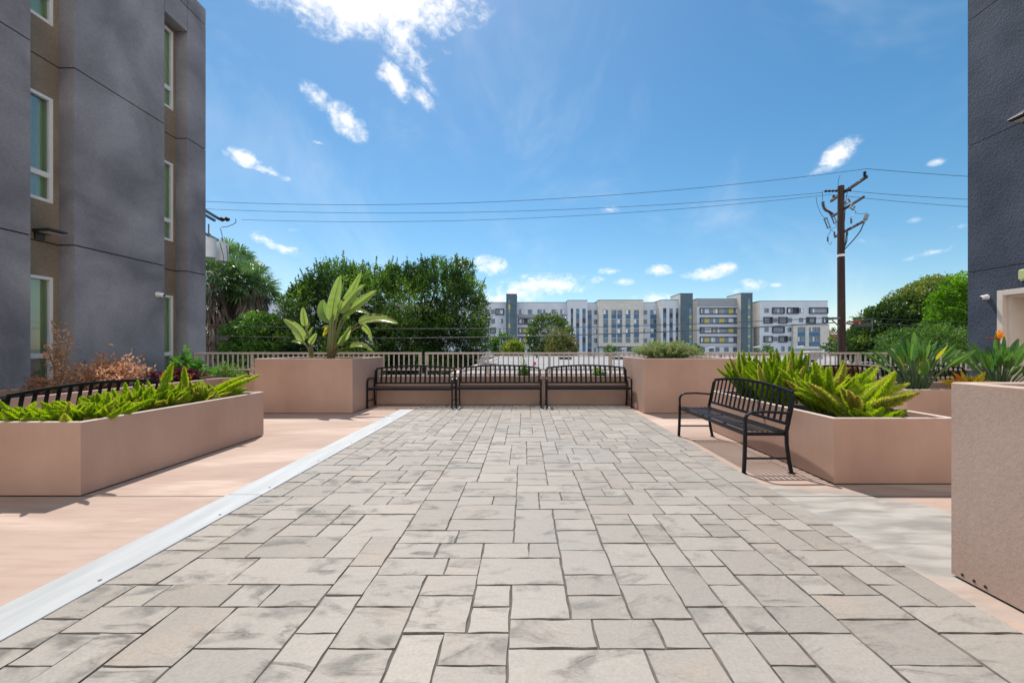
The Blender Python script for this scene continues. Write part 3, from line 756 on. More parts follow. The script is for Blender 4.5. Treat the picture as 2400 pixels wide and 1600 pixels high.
e = empty('door_lamp', (11.058, 9.18, 2.80), -PI/2, 'pale yellow-green lamp box above the cream doorway', 'lamp')
m = MB(); m.box(-.11,.11,-.09,-.0,0,.21); bevel(m.build('housing','sign_yellow',e), .012)
m = MB(); m.box(-.13,.13,-.02,.0,-.02,.23); m.build('back_plate','white_plastic',e)

# ------------------------------------------------------------------ vegetation helpers
def sprig_cloud(mb, c, outd, k, L, W, spread, tints, upb=.3, m=0):
    """k leaves round each sprig centre"""
    n = len(c); cc = np.repeat(c, k, 0); dd = np.repeat(outd, k, 0)
    pos = cc+dd*(rng.random((n*k,1))*spread)+rng.normal(size=(n*k,3))*spread*.22
    d = norm(dd*.7+rdir(n*k)*.9+np.array([0,0,upb]))
    nr = norm(rdir(n*k)+np.array([0,0,.9]))
    t = np.clip(np.repeat(tints, k)+rng.normal(size=n*k)*.13, 0, 1)
    mb.leaves(pos, d, nr, L*(.7+.6*rng.random(n*k)), W*(.7+.6*rng.random(n*k)), m, t)

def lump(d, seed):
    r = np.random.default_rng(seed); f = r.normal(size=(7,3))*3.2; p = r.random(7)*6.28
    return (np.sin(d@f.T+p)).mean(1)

def tree(name, label, cat, base, lobes, n, k, L, W, matname, trunk, group=None, upb=.25, spread=.3, shoots=0, barkm='bark', inner=.25, flare=None):
    """lobes: (cx,cy,cz,rx,ry,rz)"""
    e = empty(name, base, 0, label, cat, group); b = np.array(base)
    mb = MB(); A = np.array([l[3]*l[5]+l[3]*l[4] for l in lobes]); cnt = (n*A/A.sum()).astype(int)
    LB = np.array(lobes)
    for i, (l, c) in enumerate(zip(lobes, cnt)):
        d = rdir(c); lu = lump(d, i*13+len(label)); fr = np.where(rng.random(c) < inner, .45+.4*rng.random(c), .86+.18*rng.random(c))
        fr = fr*(1+.20*lu)
        p = np.array(l[:3])+d*np.array(l[3:])*fr[:, None]
        keep = np.ones(c, bool)
        for j, o in enumerate(lobes):
            if j != i: keep &= (((p-np.array(o[:3]))/np.array(o[3:]))**2).sum(1) > .45
        p, d, lu = p[keep], d[keep], lu[keep]
        t = np.clip(.36+1.35*lu+.10*d[:, 2]+rng.normal(size=len(p))*.14, 0, 1)  # lump tint paints sunlit and shaded patches into the leaves, tops slightly lighter
        sprig_cloud(mb, p-b, norm(d/np.array(l[3:])), k, L, W, spread, t, upb)
        if shoots:
            q = rng.choice(len(p), min(len(p), int(shoots*len(p)/n)), replace=False); q = q[d[q, 2] > .1]
            for idx in q:
                h = .35+.85*rng.random(); st = p[idx]-b; dr = norm(np.array([d[idx,0]*.5, d[idx,1]*.5, 1.0])[None])[0]
                kk = int(26*h/.5); tt = rng.random(kk)
                pos = st+dr*(tt*h)[:, None]+rng.normal(size=(kk,3))*.045*(1-tt)[:, None]
                dd = norm(dr*.8+rdir(kk)*.7)
                mb.leaves(pos, dd, rdir(kk), L*(1-.4*tt), W*(1-.4*tt), 0, np.clip(.55+rng.normal(size=kk)*.15, 0, 1))
    mb.build('crown', matname, e)
    tm = MB(); r0, top = trunk
    top = np.array(top)-b
    tm.tube([(0,0,-.05), tuple(top*.3+np.array([.06,0,0])), tuple(top*.65), tuple(top)], [r0*1.35, r0, r0*.85, r0*.6], 10)
    for l in lobes:
        c = (np.array(l[:3])-b); s = top*.72
        tm.tube(bez(tuple(s), tuple((s+c)/2+np.array([0,0,-.1*l[5]])), tuple(c+np.array([0,0,.3*l[5]])), 6), [r0*.5, r0*.42, r0*.34, r0*.26, r0*.18, r0*.08], 7)
    tm.build('trunk', barkm, e, smooth=True)
    return e

# large ficus
def L_(px, py, Y, rx, rz, ry=None):
    x, y, z = P(px, py, Y); s = Y/F
    return (x, y, z, rx*s, (ry if ry else (rx+rz)/2)*s, rz*s)
FY = 32.5
fic = [L_(742,738,FY,72,74), L_(800,700,FY+.4,85,75), L_(880,712,FY-.4,80,78), L_(960,715,FY-.2,75,88), L_(1025,690,FY-.2,72,76), L_(1080,735,FY,60,78),
       L_(760,800,FY-.6,88,62), L_(860,800,FY-1,90,62), L_(960,800,FY-1,90,60), L_(1060,800,FY-.6,78,66), L_(1085,640,FY+.6,22,24), L_(800,880,FY-.2,110,70), L_(1000,880,FY-.2,100,70)]
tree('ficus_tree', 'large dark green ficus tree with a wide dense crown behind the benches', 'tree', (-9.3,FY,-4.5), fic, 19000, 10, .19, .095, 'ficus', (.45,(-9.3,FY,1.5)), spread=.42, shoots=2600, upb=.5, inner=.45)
low = [L_(572,795,32,42,38), L_(615,780,31.7,50,38), L_(662,792,32.1,42,42), L_(610,835,31.5,78,44)]
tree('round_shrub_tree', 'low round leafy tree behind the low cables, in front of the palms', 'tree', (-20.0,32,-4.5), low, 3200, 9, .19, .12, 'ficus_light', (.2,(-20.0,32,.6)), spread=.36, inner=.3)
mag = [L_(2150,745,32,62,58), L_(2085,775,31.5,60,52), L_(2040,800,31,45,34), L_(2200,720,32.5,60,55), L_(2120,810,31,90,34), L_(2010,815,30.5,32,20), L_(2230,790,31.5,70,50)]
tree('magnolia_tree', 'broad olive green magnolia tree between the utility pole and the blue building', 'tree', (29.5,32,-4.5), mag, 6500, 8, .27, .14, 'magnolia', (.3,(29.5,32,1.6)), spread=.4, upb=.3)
limet = [L_(2235,730,27,42,50), L_(2260,690,27,45,40), L_(2225,780,27,45,40), L_(2280,770,27,50,60)]
tree('lime_tree', 'bright lime green tree against the edge of the blue building', 'tree', (28.2,27,-4.5), limet, 2200, 9, .17, .10, 'lime_tree', (.2,(28.2,27,1.2)), spread=.3)
bam = [L_(2120,815,24,45,28), L_(2180,808,24,50,34), L_(2240,815,24,45,32), L_(2180,850,24,90,30)]
tree('shrub_tree', 'loose mid green bush below the magnolia, behind the railing', 'bush', (23.3,24,-4.5), bam, 1500, 10, .24, .06, 'olive_green', (.1,(23.3,24,-.3)), spread=.4)
tree('round_tree', 'dark round tree standing before the pale apartment building', 'tree', (5.6,95,-1.7), [L_(1287,785,95,48,40), L_(1265,800,94,30,26), L_(1312,795,94,28,30), L_(1285,760,95,30,20)], 1100, 8, .55, .30, 'magnolia', (.4,(5.6,95,2.5)), spread=.9)
tree('small_tree', 'small bright green tree before the narrow slate tower', 'tree', (-4.5,90,-1.7), [L_(1180,808,90,27,20), L_(1172,815,89,24,12)], 420, 8, .45, .26, 'ficus_light', (.2,(-4.5,90,.8)), spread=.7)
tree('small_tree', 'small yellow-green tree low beside the bright green one', 'tree', (-2.2,84,-1.7), [L_(1203,820,84,22,16)], 300, 8, .40, .24, 'yellow_tree', (.15,(-2.2,84,.2)), spread=.6)
tree('small_tree', 'small olive and rust tinted tree in front of the dark round tree', 'tree', (7.2,86,-1.7), [L_(1312,806,86,28,24), L_(1330,818,86,20,14)], 480, 8, .42, .24, 'olive_tree', (.2,(7.2,86,.6)), spread=.7)
for px, py, r, lab in ((1627,820,15,'tiny clipped bush at the foot of the slate corner tower'),(1795,822,16,'tiny dark bush at the foot of the white end wing'),(1430,821,12,'tiny bush before the beige tiled front'),(1932,818,9,'tiny bush beside the grey parking enclosure'),(1958,808,18,'green bush just behind the utility pole'),(2030,806,26,'pale green bush right of the utility pole')):
    Yb = 112 if px < 1950 else 66
    x, y, z = P(px, py, Yb); s = r*Yb/F
    tree('bush', lab, 'bush', (x,y,-1.7), [(x,y,z-.2,s,s,s*.8),(x+s*.4,y,z-s*.7,s,s,s*.7)], 160, 8, .42, .24, 'magnolia' if px > 1950 else 'ficus_light', (.1,(x,y,z-s*.5)), spread=.5, group='bushes near the far car park')
for px, py, r, lab in ((1955,782,14,'hazy distant tree just left of the utility pole'),(2018,776,17,'hazy distant pointed tree behind the red low building'),(2048,790,15,'hazy distant tree next to the magnolia')):
    x, y, z = P(px, py, 300); s = r*300/F
    tree('distant_tree', lab, 'tree', (x,y,-1.7), [(x,y,z-s*.6,s,s,s),(x+s*.8,y,z-s*1.1,s*.9,s,s*.8),(x-s*.8,y,z-s*1.2,s*.8,s,s*.8)], 260, 6, 1.3, .8, 'hazy_tree', (.4,(x,y,z-s)), spread=2.0, group='hazy trees on the horizon')

# fan palms
def palm(px, py, Y, R, label, sk):
    x, y, z = P(px, py, Y); zb = -4.5
    e = empty('fan_palm', (x,y,zb), 0, label, 'palm tree', 'fan palms beside the grey building')
    h = z-zb; tm = MB(); tm.tube([(0,0,-.05),(.03,0,h*.5),(0,0,h)], [.34,.26,.22], 10); tm.build('trunk','bark',e,smooth=True)
    cr = MB()
    for i in range(50):
        th = math.acos(1-1.38*(i+.5)/50); ph = i*2.39996+rng.random()*.3
        d = np.array([math.sin(th)*math.cos(ph), math.sin(th)*math.sin(ph), math.cos(th)])
        pl = R*(.50+.16*rng.random()); tip = np.array([0,0,h])+d*pl+np.array([0,0,-.25*pl*math.sin(th)**2])
        cr.tube([(0,0,h-.1), tuple(np.array([0,0,h])+d*pl*.55), tuple(tip)], [.025,.018,.014], 5, 1)
        nrm = norm((np.cross(d, np.array([-math.sin(ph), math.cos(ph), 0.]))+rng.normal(size=3)*.35)[None])[0]
        sd = norm(np.cross(nrm, d)[None])[0]; nb = 15; base = .2+.6*rng.random(); q = []
        for k in range(nb):
            a = (k/(nb-1)-.5)*3.3; bd = d*math.cos(a)+sd*math.sin(a)+rng.normal(size=3)*.05; bl = R*.50*(.72+.28*math.cos(a))
            hang = np.array([0,0,-1.])*bl*(.10+.32*rng.random())
            m1 = tip+bd*bl*.42; m2 = tip+bd*bl*.72+hang*.25; end = tip+bd*bl*.92+hang; w = np.cross(nrm, bd); w = w/np.linalg.norm(w)*bl*.050
            q += [[tip, m1-w, m1+w, tip], [m1-w, m2-w*.6, m2+w*.6, m1+w], [m2-w*.6, end, end, m2+w*.6]]
        q = np.array(q); q[0::3, 3] += 1e-3; q[2::3, 2] += 1e-3
        cr.quads(q, 0, np.clip(base+rng.normal(size=len(q))*.08, 0, 1))
    cr.build('crown', ['palm','bop_stem'], e)
    s = MB(); n = 1500; t = rng.random(n); ph = rng.random(n)*6.28; zz = h-.15-t*sk; rr = R*(.36-.20*t)+rng.random(n)*.12
    pos = np.stack([np.cos(ph)*rr, np.sin(ph)*rr, zz], 1); d = norm(np.stack([np.cos(ph)*.22, np.sin(ph)*.22, -np.ones(n)], 1)+rng.normal(size=(n,3))*.16)
    s.leaves(pos, d, np.stack([np.cos(ph), np.sin(ph), np.zeros(n)], 1)+rng.normal(size=(n,3))*.3, .9+.5*rng.random(n), .09+.10*rng.random(n), 0, rng.random(n))
    s.build('skirt', 'thatch', e)
palm(498,660,34,3.0,'nearest fan palm half hidden by the grey building, long dead skirt', 9)
palm(556,668,36,3.0,'tallest fan palm in the middle of the palm group', 9)
palm(592,676,35,2.5,'fan palm nearest the ficus, thick dead skirt', 9)
palm(543,628,39,2.9,'fan palm behind the others, its top beside the transformers', 9)

# foxtail ferns
BL = [.42]
def foxtail(loc, plumes, label, group, br=.06):
    """plumes: (azimuth, tilt, length, radius, curl, tint)"""
    e = empty('foxtail_fern', loc, 0, label, 'fern', group); mb = MB()
    for az, tilt, Lg, R, curl, t0 in plumes:
        K = 9; a0 = rng.uniform(0, 2*PI); p = np.array([math.cos(az)*.03+math.cos(a0)*br*rng.random(), math.sin(az)*.03+math.sin(a0)*br*rng.random(), 0.]); th = tilt*.55; pts = [p.copy()]
        a2 = az
        for k in range(K-1):
            f = k/(K-2); th2 = th+(tilt-th)*min(1, f*1.6)+curl*max(0, f-.35); a2 += .02*rng.normal()
            d = np.array([math.sin(th2)*math.cos(a2), math.sin(th2)*math.sin(a2), math.cos(th2)])
            p = p+d*Lg/(K-1); pts.append(p.copy())
        pts = np.array(pts); tt = np.linspace(0,1,K)
        prof = 1.18*R*np.clip(tt/.22,.25,1)*np.clip((1.03-tt)/BL[0],0.08,1)**.65
        mb.tube(pts, list(prof*.5), 6, 1, tint=t0)
        n = int(1150*Lg/.5); u = rng.random(n)**.9*(K-1)*.995; i = u.astype(int); f = (u-i)[:, None]
        pos = pts[i]*(1-f)+pts[i+1]*f; tan = norm(pts[i+1]-pts[i]); r = np.interp(u/(K-1), tt, prof)
        rad = rdir(n); rad = norm(rad-tan*(rad*tan).sum(1, keepdims=True)); d = norm(rad*.85+tan*.65)
        mb.leaves(pos+rad*(r*.25)[:, None], d, rdir(n), r*(.8+.45*rng.random(n)), .006+.004*rng.random(n), 0, np.clip(t0+rng.normal(size=n)*.13+.25*(u/(K-1)-.5), 0, 1))
    mb.build('frond', ['foxtail','foxtail_core'], e)
    return e
def plume_set(n, tr, lr, azc=None, azs=PI, R=(.032,.042), curl=(-.5,.1), tint=(.30,.75), tan=.12):
    out = []
    for _ in range(n):
        az = rng.uniform(0, 2*PI) if azc is None else azc+rng.uniform(-azs, azs)
        out.append((az, rng.uniform(*tr), rng.uniform(*lr), rng.uniform(*R), rng.uniform(*curl), .93 if rng.random() < tan else rng.uniform(*tint)))
    return out
gA = 'lying foxtail ferns in the left planter'; gC = 'upright foxtail ferns in the right planter'
la = dict(R=(.024,.032), curl=(-1.2,.3))
A = [((-4.15,3.98,.56), plume_set(70,(.7,1.5),(.2,.34),**la)+plume_set(14,(.1,.7),(.14,.22),**la), 'lime foxtail fern in the near corner of the left planter'),
     ((-4.55,3.9,.55), plume_set(64,(.9,1.55),(.2,.32),**la)+plume_set(14,(.3,.9),(.12,.2),**la), 'lime foxtail fern nearest the left edge, in front of the slatted bench back'),
     ((-4.32,4.45,.56), plume_set(86,(.6,1.5),(.2,.36),**la)+plume_set(18,(.1,.7),(.14,.24),**la), 'bushy foxtail fern just behind the planter front corner'),
     ((-4.4,4.95,.56), plume_set(90,(.5,1.5),(.22,.38),**la)+plume_set(18,(.1,.6),(.16,.28),**la)+[(.6,.12,.56,.045,.35,.6)], 'dense foxtail fern in the middle of the left planter with one tall upright plume'),
     ((-4.3,5.4,.56), plume_set(80,(.6,1.5),(.2,.36),tan=.4,**la)+plume_set(14,(.1,.6),(.14,.24),tan=.3,**la)+[(2.0,.1,.5,.036,-.9,.7)], 'foxtail fern with tan dying plumes, one plume bent like a hook'),
     ((-4.3,5.8,.56), plume_set(56,(.8,1.5),(.2,.34),**la)+[(.7,1.25,.62,.04,-.35,.75),(.35,1.28,.66,.04,-.3,.7),(1.0,1.15,.5,.038,-.3,.6)], 'sparse foxtail fern at the far end, one plume reaching past the corner')]
for l, p, lab in A: foxtail(l, p, lab, gA, .20)
C_ = [((3.30,6.1,.52), plume_set(32,(.15,.95),(.48,.76),R=(.034,.042),tint=(.1,.45)), 'dark green upright foxtail fern nearest the tall herb planter'),
      ((3.62,5.75,.52), plume_set(32,(.1,.8),(.52,.80),R=(.034,.042),tint=(.15,.5)), 'tallest upright foxtail fern at the back of the right planter'),
      ((3.25,5.35,.52), plume_set(34,(.15,1.0),(.46,.70),R=(.036,.044),tint=(.2,.6)), 'upright foxtail fern directly behind the bench backrest'),
      ((3.55,4.95,.52), plume_set(40,(.2,1.2),(.46,.68),R=(.036,.045),tint=(.4,.8)), 'bright lime foxtail fern spreading in the middle of the right planter'),
      ((3.55,4.55,.52), plume_set(20,(.5,1.3),(.42,.6),R=(.036,.045),tint=(.45,.85))+[(.05,1.35,.82,.045,-.25,.72),(.25,1.15,.85,.04,-.2,.8),(.6,1.0,.8,.04,-.2,.7),(-.15,1.3,.6,.045,-.2,.6),(-.5,1.4,.55,.045,.1,.55)], 'foxtail fern with long plumes reaching over the right planter rim'),
      ((3.55,4.22,.50), plume_set(12,(.7,1.3),(.2,.3),R=(.03,.036),tint=(.3,.6)), 'small low foxtail fern in the front corner of the right planter')]
for l, p, lab in C_: foxtail(l, p, lab, gC, .12)

# broad strap leaves
def blade(mb, base, ctrl, tip, w, face, m=0, tint=.5, fold=.25, K=11, tear=0, shape=.5, brown=None, pw=.72):
    cl = bez(base, ctrl, tip, K); fv = Vector(face).normalized(); rows = []
    for i, p in enumerate(cl):
        d = (cl[min(i+1,K-1)]-cl[max(i-1,0)]).normalized(); s = d.cross(fv)
        if s.length < 1e-3: s = d.orthogonal()
        s.normalize(); n = s.cross(d).normalized(); t = i/(K-1)
        ww = w*.5*max(.04, math.sin(PI*min(1, t**(shape+.12)*.985+.02))**pw)
        rows.append((p, s, n, ww, d))
    for sgn in (-1, 1):
        for i in range(K-1):
            (p, s, n, a, d), (p2, s2, n2, b, d2) = rows[i], rows[i+1]
            g = 0
            if tear and random.random() < tear: g = .25
            e1 = p+s*sgn*a+n*fold*a; m1 = p+s*sgn*a*.55+n*fold*a*.75
            e2 = p2+s2*sgn*b+n2*fold*b; m2 = p2+s2*sgn*b*.55+n2*fold*b*.75
            if g: e2 = e2-(p2-p)*g; 
            tt = max(0, min(1, tint+random.gauss(0,.04)))
            q = [[p, m1, m2, p2],[m1, e1, e2, m2]]
            if sgn < 0: q = [x[::-1] for x in q]
            edge_m = m
            mb.quads(np.array([[tuple(v) for v in q[0]]]), m, [tt])
            if brown is not None and random.random() < brown: edge_m = 2
            mb.quads(np.array([[tuple(v) for v in q[1]]]), edge_m, [tt])

def bop(loc, n, label, spread, hs, flower=None):
    e = empty('bird_of_paradise', loc, 0, label, 'plant', 'bird of paradise clumps in the right planter')
    st = MB()
    for i in range(n):
        az = i*2.39996+random.uniform(-.3,.3); lean = (i/n)**.8*spread; Lp = random.uniform(*hs)*(1-.15*lean)
        b = Vector((math.cos(az)*.10*lean*2, math.sin(az)*.10*lean*2, -.05)); d = Vector((math.sin(lean)*math.cos(az), math.sin(lean)*math.sin(az), math.cos(lean)))
        top = b+d*Lp; mid = b+Vector((d.x*.3, d.y*.3, d.z*.6))*Lp
        pts = bez(b, mid, top, 6); st.tube(pts, [.013,.012,.011,.009,.008,.007], 6)
        td = (pts[-1]-pts[-2]).normalized(); bl = random.uniform(.26,.40); w = bl*random.uniform(.24,.33)
        lm = MB(); face = Vector((random.uniform(-.8,.8), -1.0, .6+lean*.4)) if random.random() < .6 else Vector((math.cos(az+PI), math.sin(az+PI), .7))
        tip = top+td*bl+Vector((d.x, d.y, -.35))*bl*random.uniform(.05,.4)*(.3+lean)
        blade(lm, top-td*.01, top+td*bl*.55, tip, w, face, 0, random.uniform(.1,.7) if random.random() > .03 else .97, fold=random.uniform(.15,.55))
        lm.build('leaf', 'bop', e)
    st.build('stem', 'bop_stem', e, smooth=True)
    if flower:
        fx, fy, fz = flower; fm = MB()
        fm.tube(bez((0,0,0),(fx*.4,fy*.4,fz*.6),(fx,fy,fz),6), [.011,.010,.009,.009,.009,.012], 6, 1)
        fm.tube([(fx+.02,fy,fz-.01),(fx-.06,fy,fz+.012),(fx-.24,fy,fz+.012)], [.014,.018,.002], 6, 2)
        for k in range(9):
            a = -.35+k*.16; d = Vector((math.sin(a)*.75+.12, random.uniform(-.3,.3), math.cos(a))).normalized(); L = .15+.03*math.sin(k*2.1)
            s = Vector((fx+.0,fy,fz)); blade(fm, s, s+d*L*.5, s+d*L, .032, (random.uniform(-.5,.5),-1,.3), 0, random.random(), K=6)
        fm.build('flower', ['petal','bop_stem','splice_red'], e)
bop((6.52,6.98,.56), 60, 'bird of paradise clump nearest the corner of its planter, without flowers', .66, (.44,.73))
bop((8.06,7.1,.56), 54, 'bird of paradise clump with an orange flower before the cream doorway', .62, (.40,.70), (-.40,-.35,.87))

# giant bird of paradise in the tall planter: leaves placed one by one (pixels of photo crop -> metres at its own distance)
def nic(label, Y0, base, leaves, trunk):
    def Q(u, v, dy=0): return Vector(P(640+u/6.819, 620+v/6.816, Y0+dy))
    b = Q(*base); e = empty('giant_bird_of_paradise', b, 0, label, 'plant'); e.rotation_euler = (0,0,0)
    for k, (bs, c, t, w, face, tint, tear, brown, dy) in enumerate(leaves):
        m = MB(); s = Y0/F/6.819
        p0 = Q(*base)-b+Vector((random.uniform(-.04,.04), random.uniform(-.04,.04), 0)); p1 = Q(*bs, dy)-b; p2 = Q(*c, dy)-b; p3 = Q(*t, dy*1.2)-b
        mid = (p0+p1)/2+Vector(((p0.x-p1.x)*.25, 0, (p1.z-p0.z)*.12))
        m.tube(bez(p0, mid, p1, 8), [.028,.024,.02,.018,.016,.014,.012,.011], 7, 1)
        blade(m, p1, p2, p3, w*s*1.05, face, 0, tint, fold=.3, pw=.45, K=15, tear=tear, brown=brown, shape=.42)
        cl = bez(p1, p2, p3, 8); m.tube(cl, [.011,.010,.009,.008,.006,.005,.004,.002], 5, 1)
        m.build('leaf', ['nicolai','nicolai_stem','nicolai_brown'], e)
    if trunk:
        m = MB()
        for k in range(7):
            a = k*.9; m.tube([(math.cos(a)*.05, math.sin(a)*.05, -.08), (math.cos(a)*.055, math.sin(a)*.055, .25), (math.cos(a)*.05+.03, math.sin(a)*.04, .55+.06*k)], [.035,.030,.018], 7)
        m.build('trunk', 'nicolai_stem', e, smooth=True)
    return e
fr = (0,-1,.25)
nic('giant banana-like bird of paradise, its big torn leaf hanging to the right', 9.05, (930,1470),
    [((935,900),(960,560),(1080,160),175,(.4,-1,.2),.35,.1,0,0),
     ((1020,760),(1090,480),(1140,250),95,(-.8,-1,.2),.25,0,0,.15),
     ((1060,740),(1250,470),(1410,115),120,(.6,-1,.3),.35,0,0,.1),
     ((1060,760),(1250,560),(1470,310),210,(-.2,-1,.35),.45,.5,.12,-.1),
     ((1130,800),(1370,640),(1660,410),190,(.1,-1,.5),.5,.2,.03,0),
     ((960,880),(760,860),(800,560),230,(.5,-.9,.6),.15,0,0,.1),
     ((1370,930),(1650,800),(2000,945),190,(.1,-.8,.7),.6,.6,.35,-.15),
     ((1230,750),(1330,690),(1560,800),110,(.1,-.7,.9),.75,.3,.25,.1),
     ((1430,960),(1560,1040),(1590,1240),120,(-.7,-.9,.2),.5,.7,.05,0),
     ((1110,1220),(1190,1120),(1240,970),85,(.6,-1,.1),.6,.1,0,-.1),
     ((1060,1290),(1100,1200),(1130,1120),80,(.2,-1,.3),.2,0,0,-.15),
     ((1230,1310),(1420,1230),(1590,1385),110,(.1,-.8,.8),.6,.3,.3,-.25),
     ((880,1000),(850,1060),(800,1150),70,(.2,-1,.4),.97,.2,.1,.1),
     ((900,1000),(850,980),(780,1010),55,(.2,-.8,.6),.9,.2,.0,.15),
     ((1120,830),(1170,840),(1220,860),90,(.3,-1,.2),.3,0,0,.2)], True)
nic('small banana-like bird of paradise clump at the end of the tall planter', 8.95, (610,1470),
    [((515,980),(490,830),(475,680),105,(.3,-1,.2),.5,0,0,0),
     ((480,1220),(420,1000),(160,870),160,(.1,-.9,.5),.6,.15,.12,0),
     ((480,1260),(380,1200),(290,1230),90,(.1,-.8,.7),.25,0,0,.1),
     ((590,1270),(640,1180),(700,1090),85,(.3,-1,.2),.4,0,0,-.1),
     ((560,1180),(600,1080),(645,990),75,(-.3,-1,.3),.35,0,0,.08),
     ((525,1050),(560,1000),(595,930),45,(-.3,-1,.3),.4,0,0,.1)], False)

# branching bushes
def bush(name, label, cat, loc, nb, R, Hh, leafm, L, W, per, up=.8, tints=(.2,.8), twig=True, clump=.06, lean=(0,0), group=None, thick=.008, whorl=False, flat=.6):
    e = empty(name, loc, 0, label, cat, group); st = MB(); lf = MB()
    for i in range(nb):
        az = rng.uniform(0, 2*PI); r = R*math.sqrt(rng.random()); h = Hh*(1-.5*(r/R)**2)*rng.uniform(.55,1.05)
        tip = np.array([math.cos(az)*r+lean[0]*h, math.sin(az)*r*flat+lean[1]*h, h]); b0 = np.array([math.cos(az)*r*.2, math.sin(az)*r*.2*flat, -.03])
        c = b0*.5+np.array([tip[0]*.4, tip[1]*.4, h*up]); pts = np.array([tuple(v) for v in bez(b0, c, tip, 7)])
        st.tube(pts, list(np.linspace(thick, thick*.3, 7)), 5)
        n = per; u = (.25+.75*rng.random(n))*5.99; k = u.astype(int); f = (u-k)[:, None]; pos = pts[k]*(1-f)+pts[k+1]*f+rng.normal(size=(n,3))*clump
        tan = norm(pts[k+1]-pts[k]); d = norm(tan*.5+rdir(n)); nr = norm(rdir(n)+np.array([0,-.3,.9]))
        lf.leaves(pos, d, nr, L*(.6+.7*rng.random(n)), W*(.6+.7*rng.random(n)), 0, np.clip(rng.uniform(*tints, size=n), 0, 1), fold=.3)
    st.build('stem', 'twig' if twig else 'bop_stem', e, smooth=True); lf.build('foliage', leafm, e)
    return e
bush('dried_shrub', 'sprawling dried brown shrub in the planter along the grey building', 'shrub', (-7.1,7.05,.58), 46, .50, .62, 'dry', .072, .032, 46, tints=(.2,.95), clump=.05, lean=(.1,.15), flat=1.35, thick=.007)
bush('dried_sapling', 'tall thin dried stem with a few brown leaves beside the window', 'shrub', (-7.35,6.62,.58), 6, .24, 1.12, 'dry', .09, .035, 30, tints=(.3,.95), clump=.035, lean=(-.1,.1))
bush('dried_shrub', 'low dark dried shrub with some yellow-green leaves at the near end', 'shrub', (-7.0,6.1,.58), 12, .2, .26, 'dry', .08, .045, 34, tints=(0,.4), clump=.05)
bush('coleus_plant', 'small maroon coleus next to the dried shrub', 'plant', (-6.85,7.75,.58), 9, .22, .22, 'coleus', .12, .08, 9, tints=(0,1), twig=False)
bush('coleus_plant', 'larger maroon and orange coleus beside the fig sapling', 'plant', (-6.85,8.45,.58), 12, .24, .30, 'coleus', .14, .09, 11, tints=(0,1), twig=False)
bush('fig_sapling', 'bright green fig sapling with broad lobed leaves near the railing', 'plant', (-7.1,8.95,.58), 11, .40, .78, 'fig', .17, .13, 9, twig=False, clump=.03)
bush('willowy_plant', 'pale green narrow-leaved plant against the railing balusters', 'plant', (-6.75,9.45,.58), 26, .42, .34, 'willowy', .11, .02, 26, twig=False)
bush('dry_twig_plant', 'sparse dry twiggy plant beside the tall planter', 'plant', (-5.85,9.5,.58), 22, .42, .28, 'dry', .045, .02, 12, tints=(.6,1), thick=.005)
bush('herb_bush', 'grey-green flowering herb bush on top of the tall right planter', 'plant', (3.08,9.05,1.03), 150, .80, .43, 'herb', .058, .02, 60, twig=False, tints=(.1,1), clump=.018, thick=.005)
bush('dry_twig_plant', 'low dry twigs at the far end of the herb planter', 'plant', (3.95,9.2,1.02), 14, .26, .13, 'herb', .04, .012, 10, tints=(.7,1), thick=.004)
def rose(loc, h, flower, label):
    e = bush('rose_bush', label, 'plant', loc, 16, .17, h*.55, 'rose', .06, .04, 24, twig=False, tints=(.1,.8), clump=.03)
    m = MB()
    if flower:
        for tx, hz, mm in ((-.02,h,'rose'),): 
            pts = bez((0,0,0),(tx,0,h*.6),(tx-.03,-.02,h),7); m.tube(pts, .006, 5, 1)
            n = 70; u = rng.random(n); pos = np.array([tuple(p) for p in pts])[(u*6).astype(int)]+rng.normal(size=(n,3))*.045
            m.leaves(pos, rdir(n), rdir(n), .05, .035, 0, .3+.7*rng.random(n))
        f = Vector((.22,-.03,h*.62)); m.tube([(0.03,0,0),(.14,-.02,h*.4),tuple(f)], .005, 5, 1)
        n = 26; d = rdir(n); m.leaves(np.array(f)+d*.008, d, rdir(n), .045, .04, 2, rng.random(n))
        m.build('cane', ['rose','bop_stem','pink'], e)
    return e
rose((.02,9.72,.6), .52, True, 'rose bush with a tall cane and one pink bloom behind the middle bench')
rose((1.72,9.72,.6), .34, False, 'small green rose bush without blooms behind the bench by the herb planter')
def croton(loc, n, R, label):
    e = empty('croton', loc, 0, label, 'plant', 'orange crotons in the right planter'); m = MB()
    for i in range(n):
        az = rng.uniform(0, 2*PI); el = rng.uniform(.2,1.3); d = Vector((math.cos(az)*math.cos(el), math.sin(az)*math.cos(el), math.sin(el))); L = R*rng.uniform(.6,1)
        b = Vector((d.x*.06, d.y*.06, .04)); blade(m, b, b+d*L*.6+Vector((0,0,L*.1)), b+d*L, L*.26, (-d.x*.5, -1, .8), 0, rng.random(), K=7)
    m.tube([(0,0,-.04),(0,0,.1)], .02, 6, 1)
    m.build('foliage', ['croton','bop_stem'], e)
croton((7.28,6.85,.56), 54, .36, 'orange croton between the two bird of paradise clumps')
croton((6.95,6.72,.56), 20, .22, 'small orange croton low at the foot of the flowerless clump')
def sedum(loc, label):
    e = empty('succulent', loc, 0, label, 'plant'); m = MB(); n = 2600
    d = rdir(n); d[:, 2] = np.abs(d[:, 2]); c = d*np.array([.44,.13,.34])*(.7+.3*rng.random(n))[:, None]
    m.leaves(c, norm(d+rdir(n)*.8), rdir(n), .05, .035, 0, rng.random(n)); m.build('foliage','sedum',e)
sedum((7.55,9.85,.54), 'rounded orange-brown succulent behind the far black bench')
# trailing green in the herb planter etc.

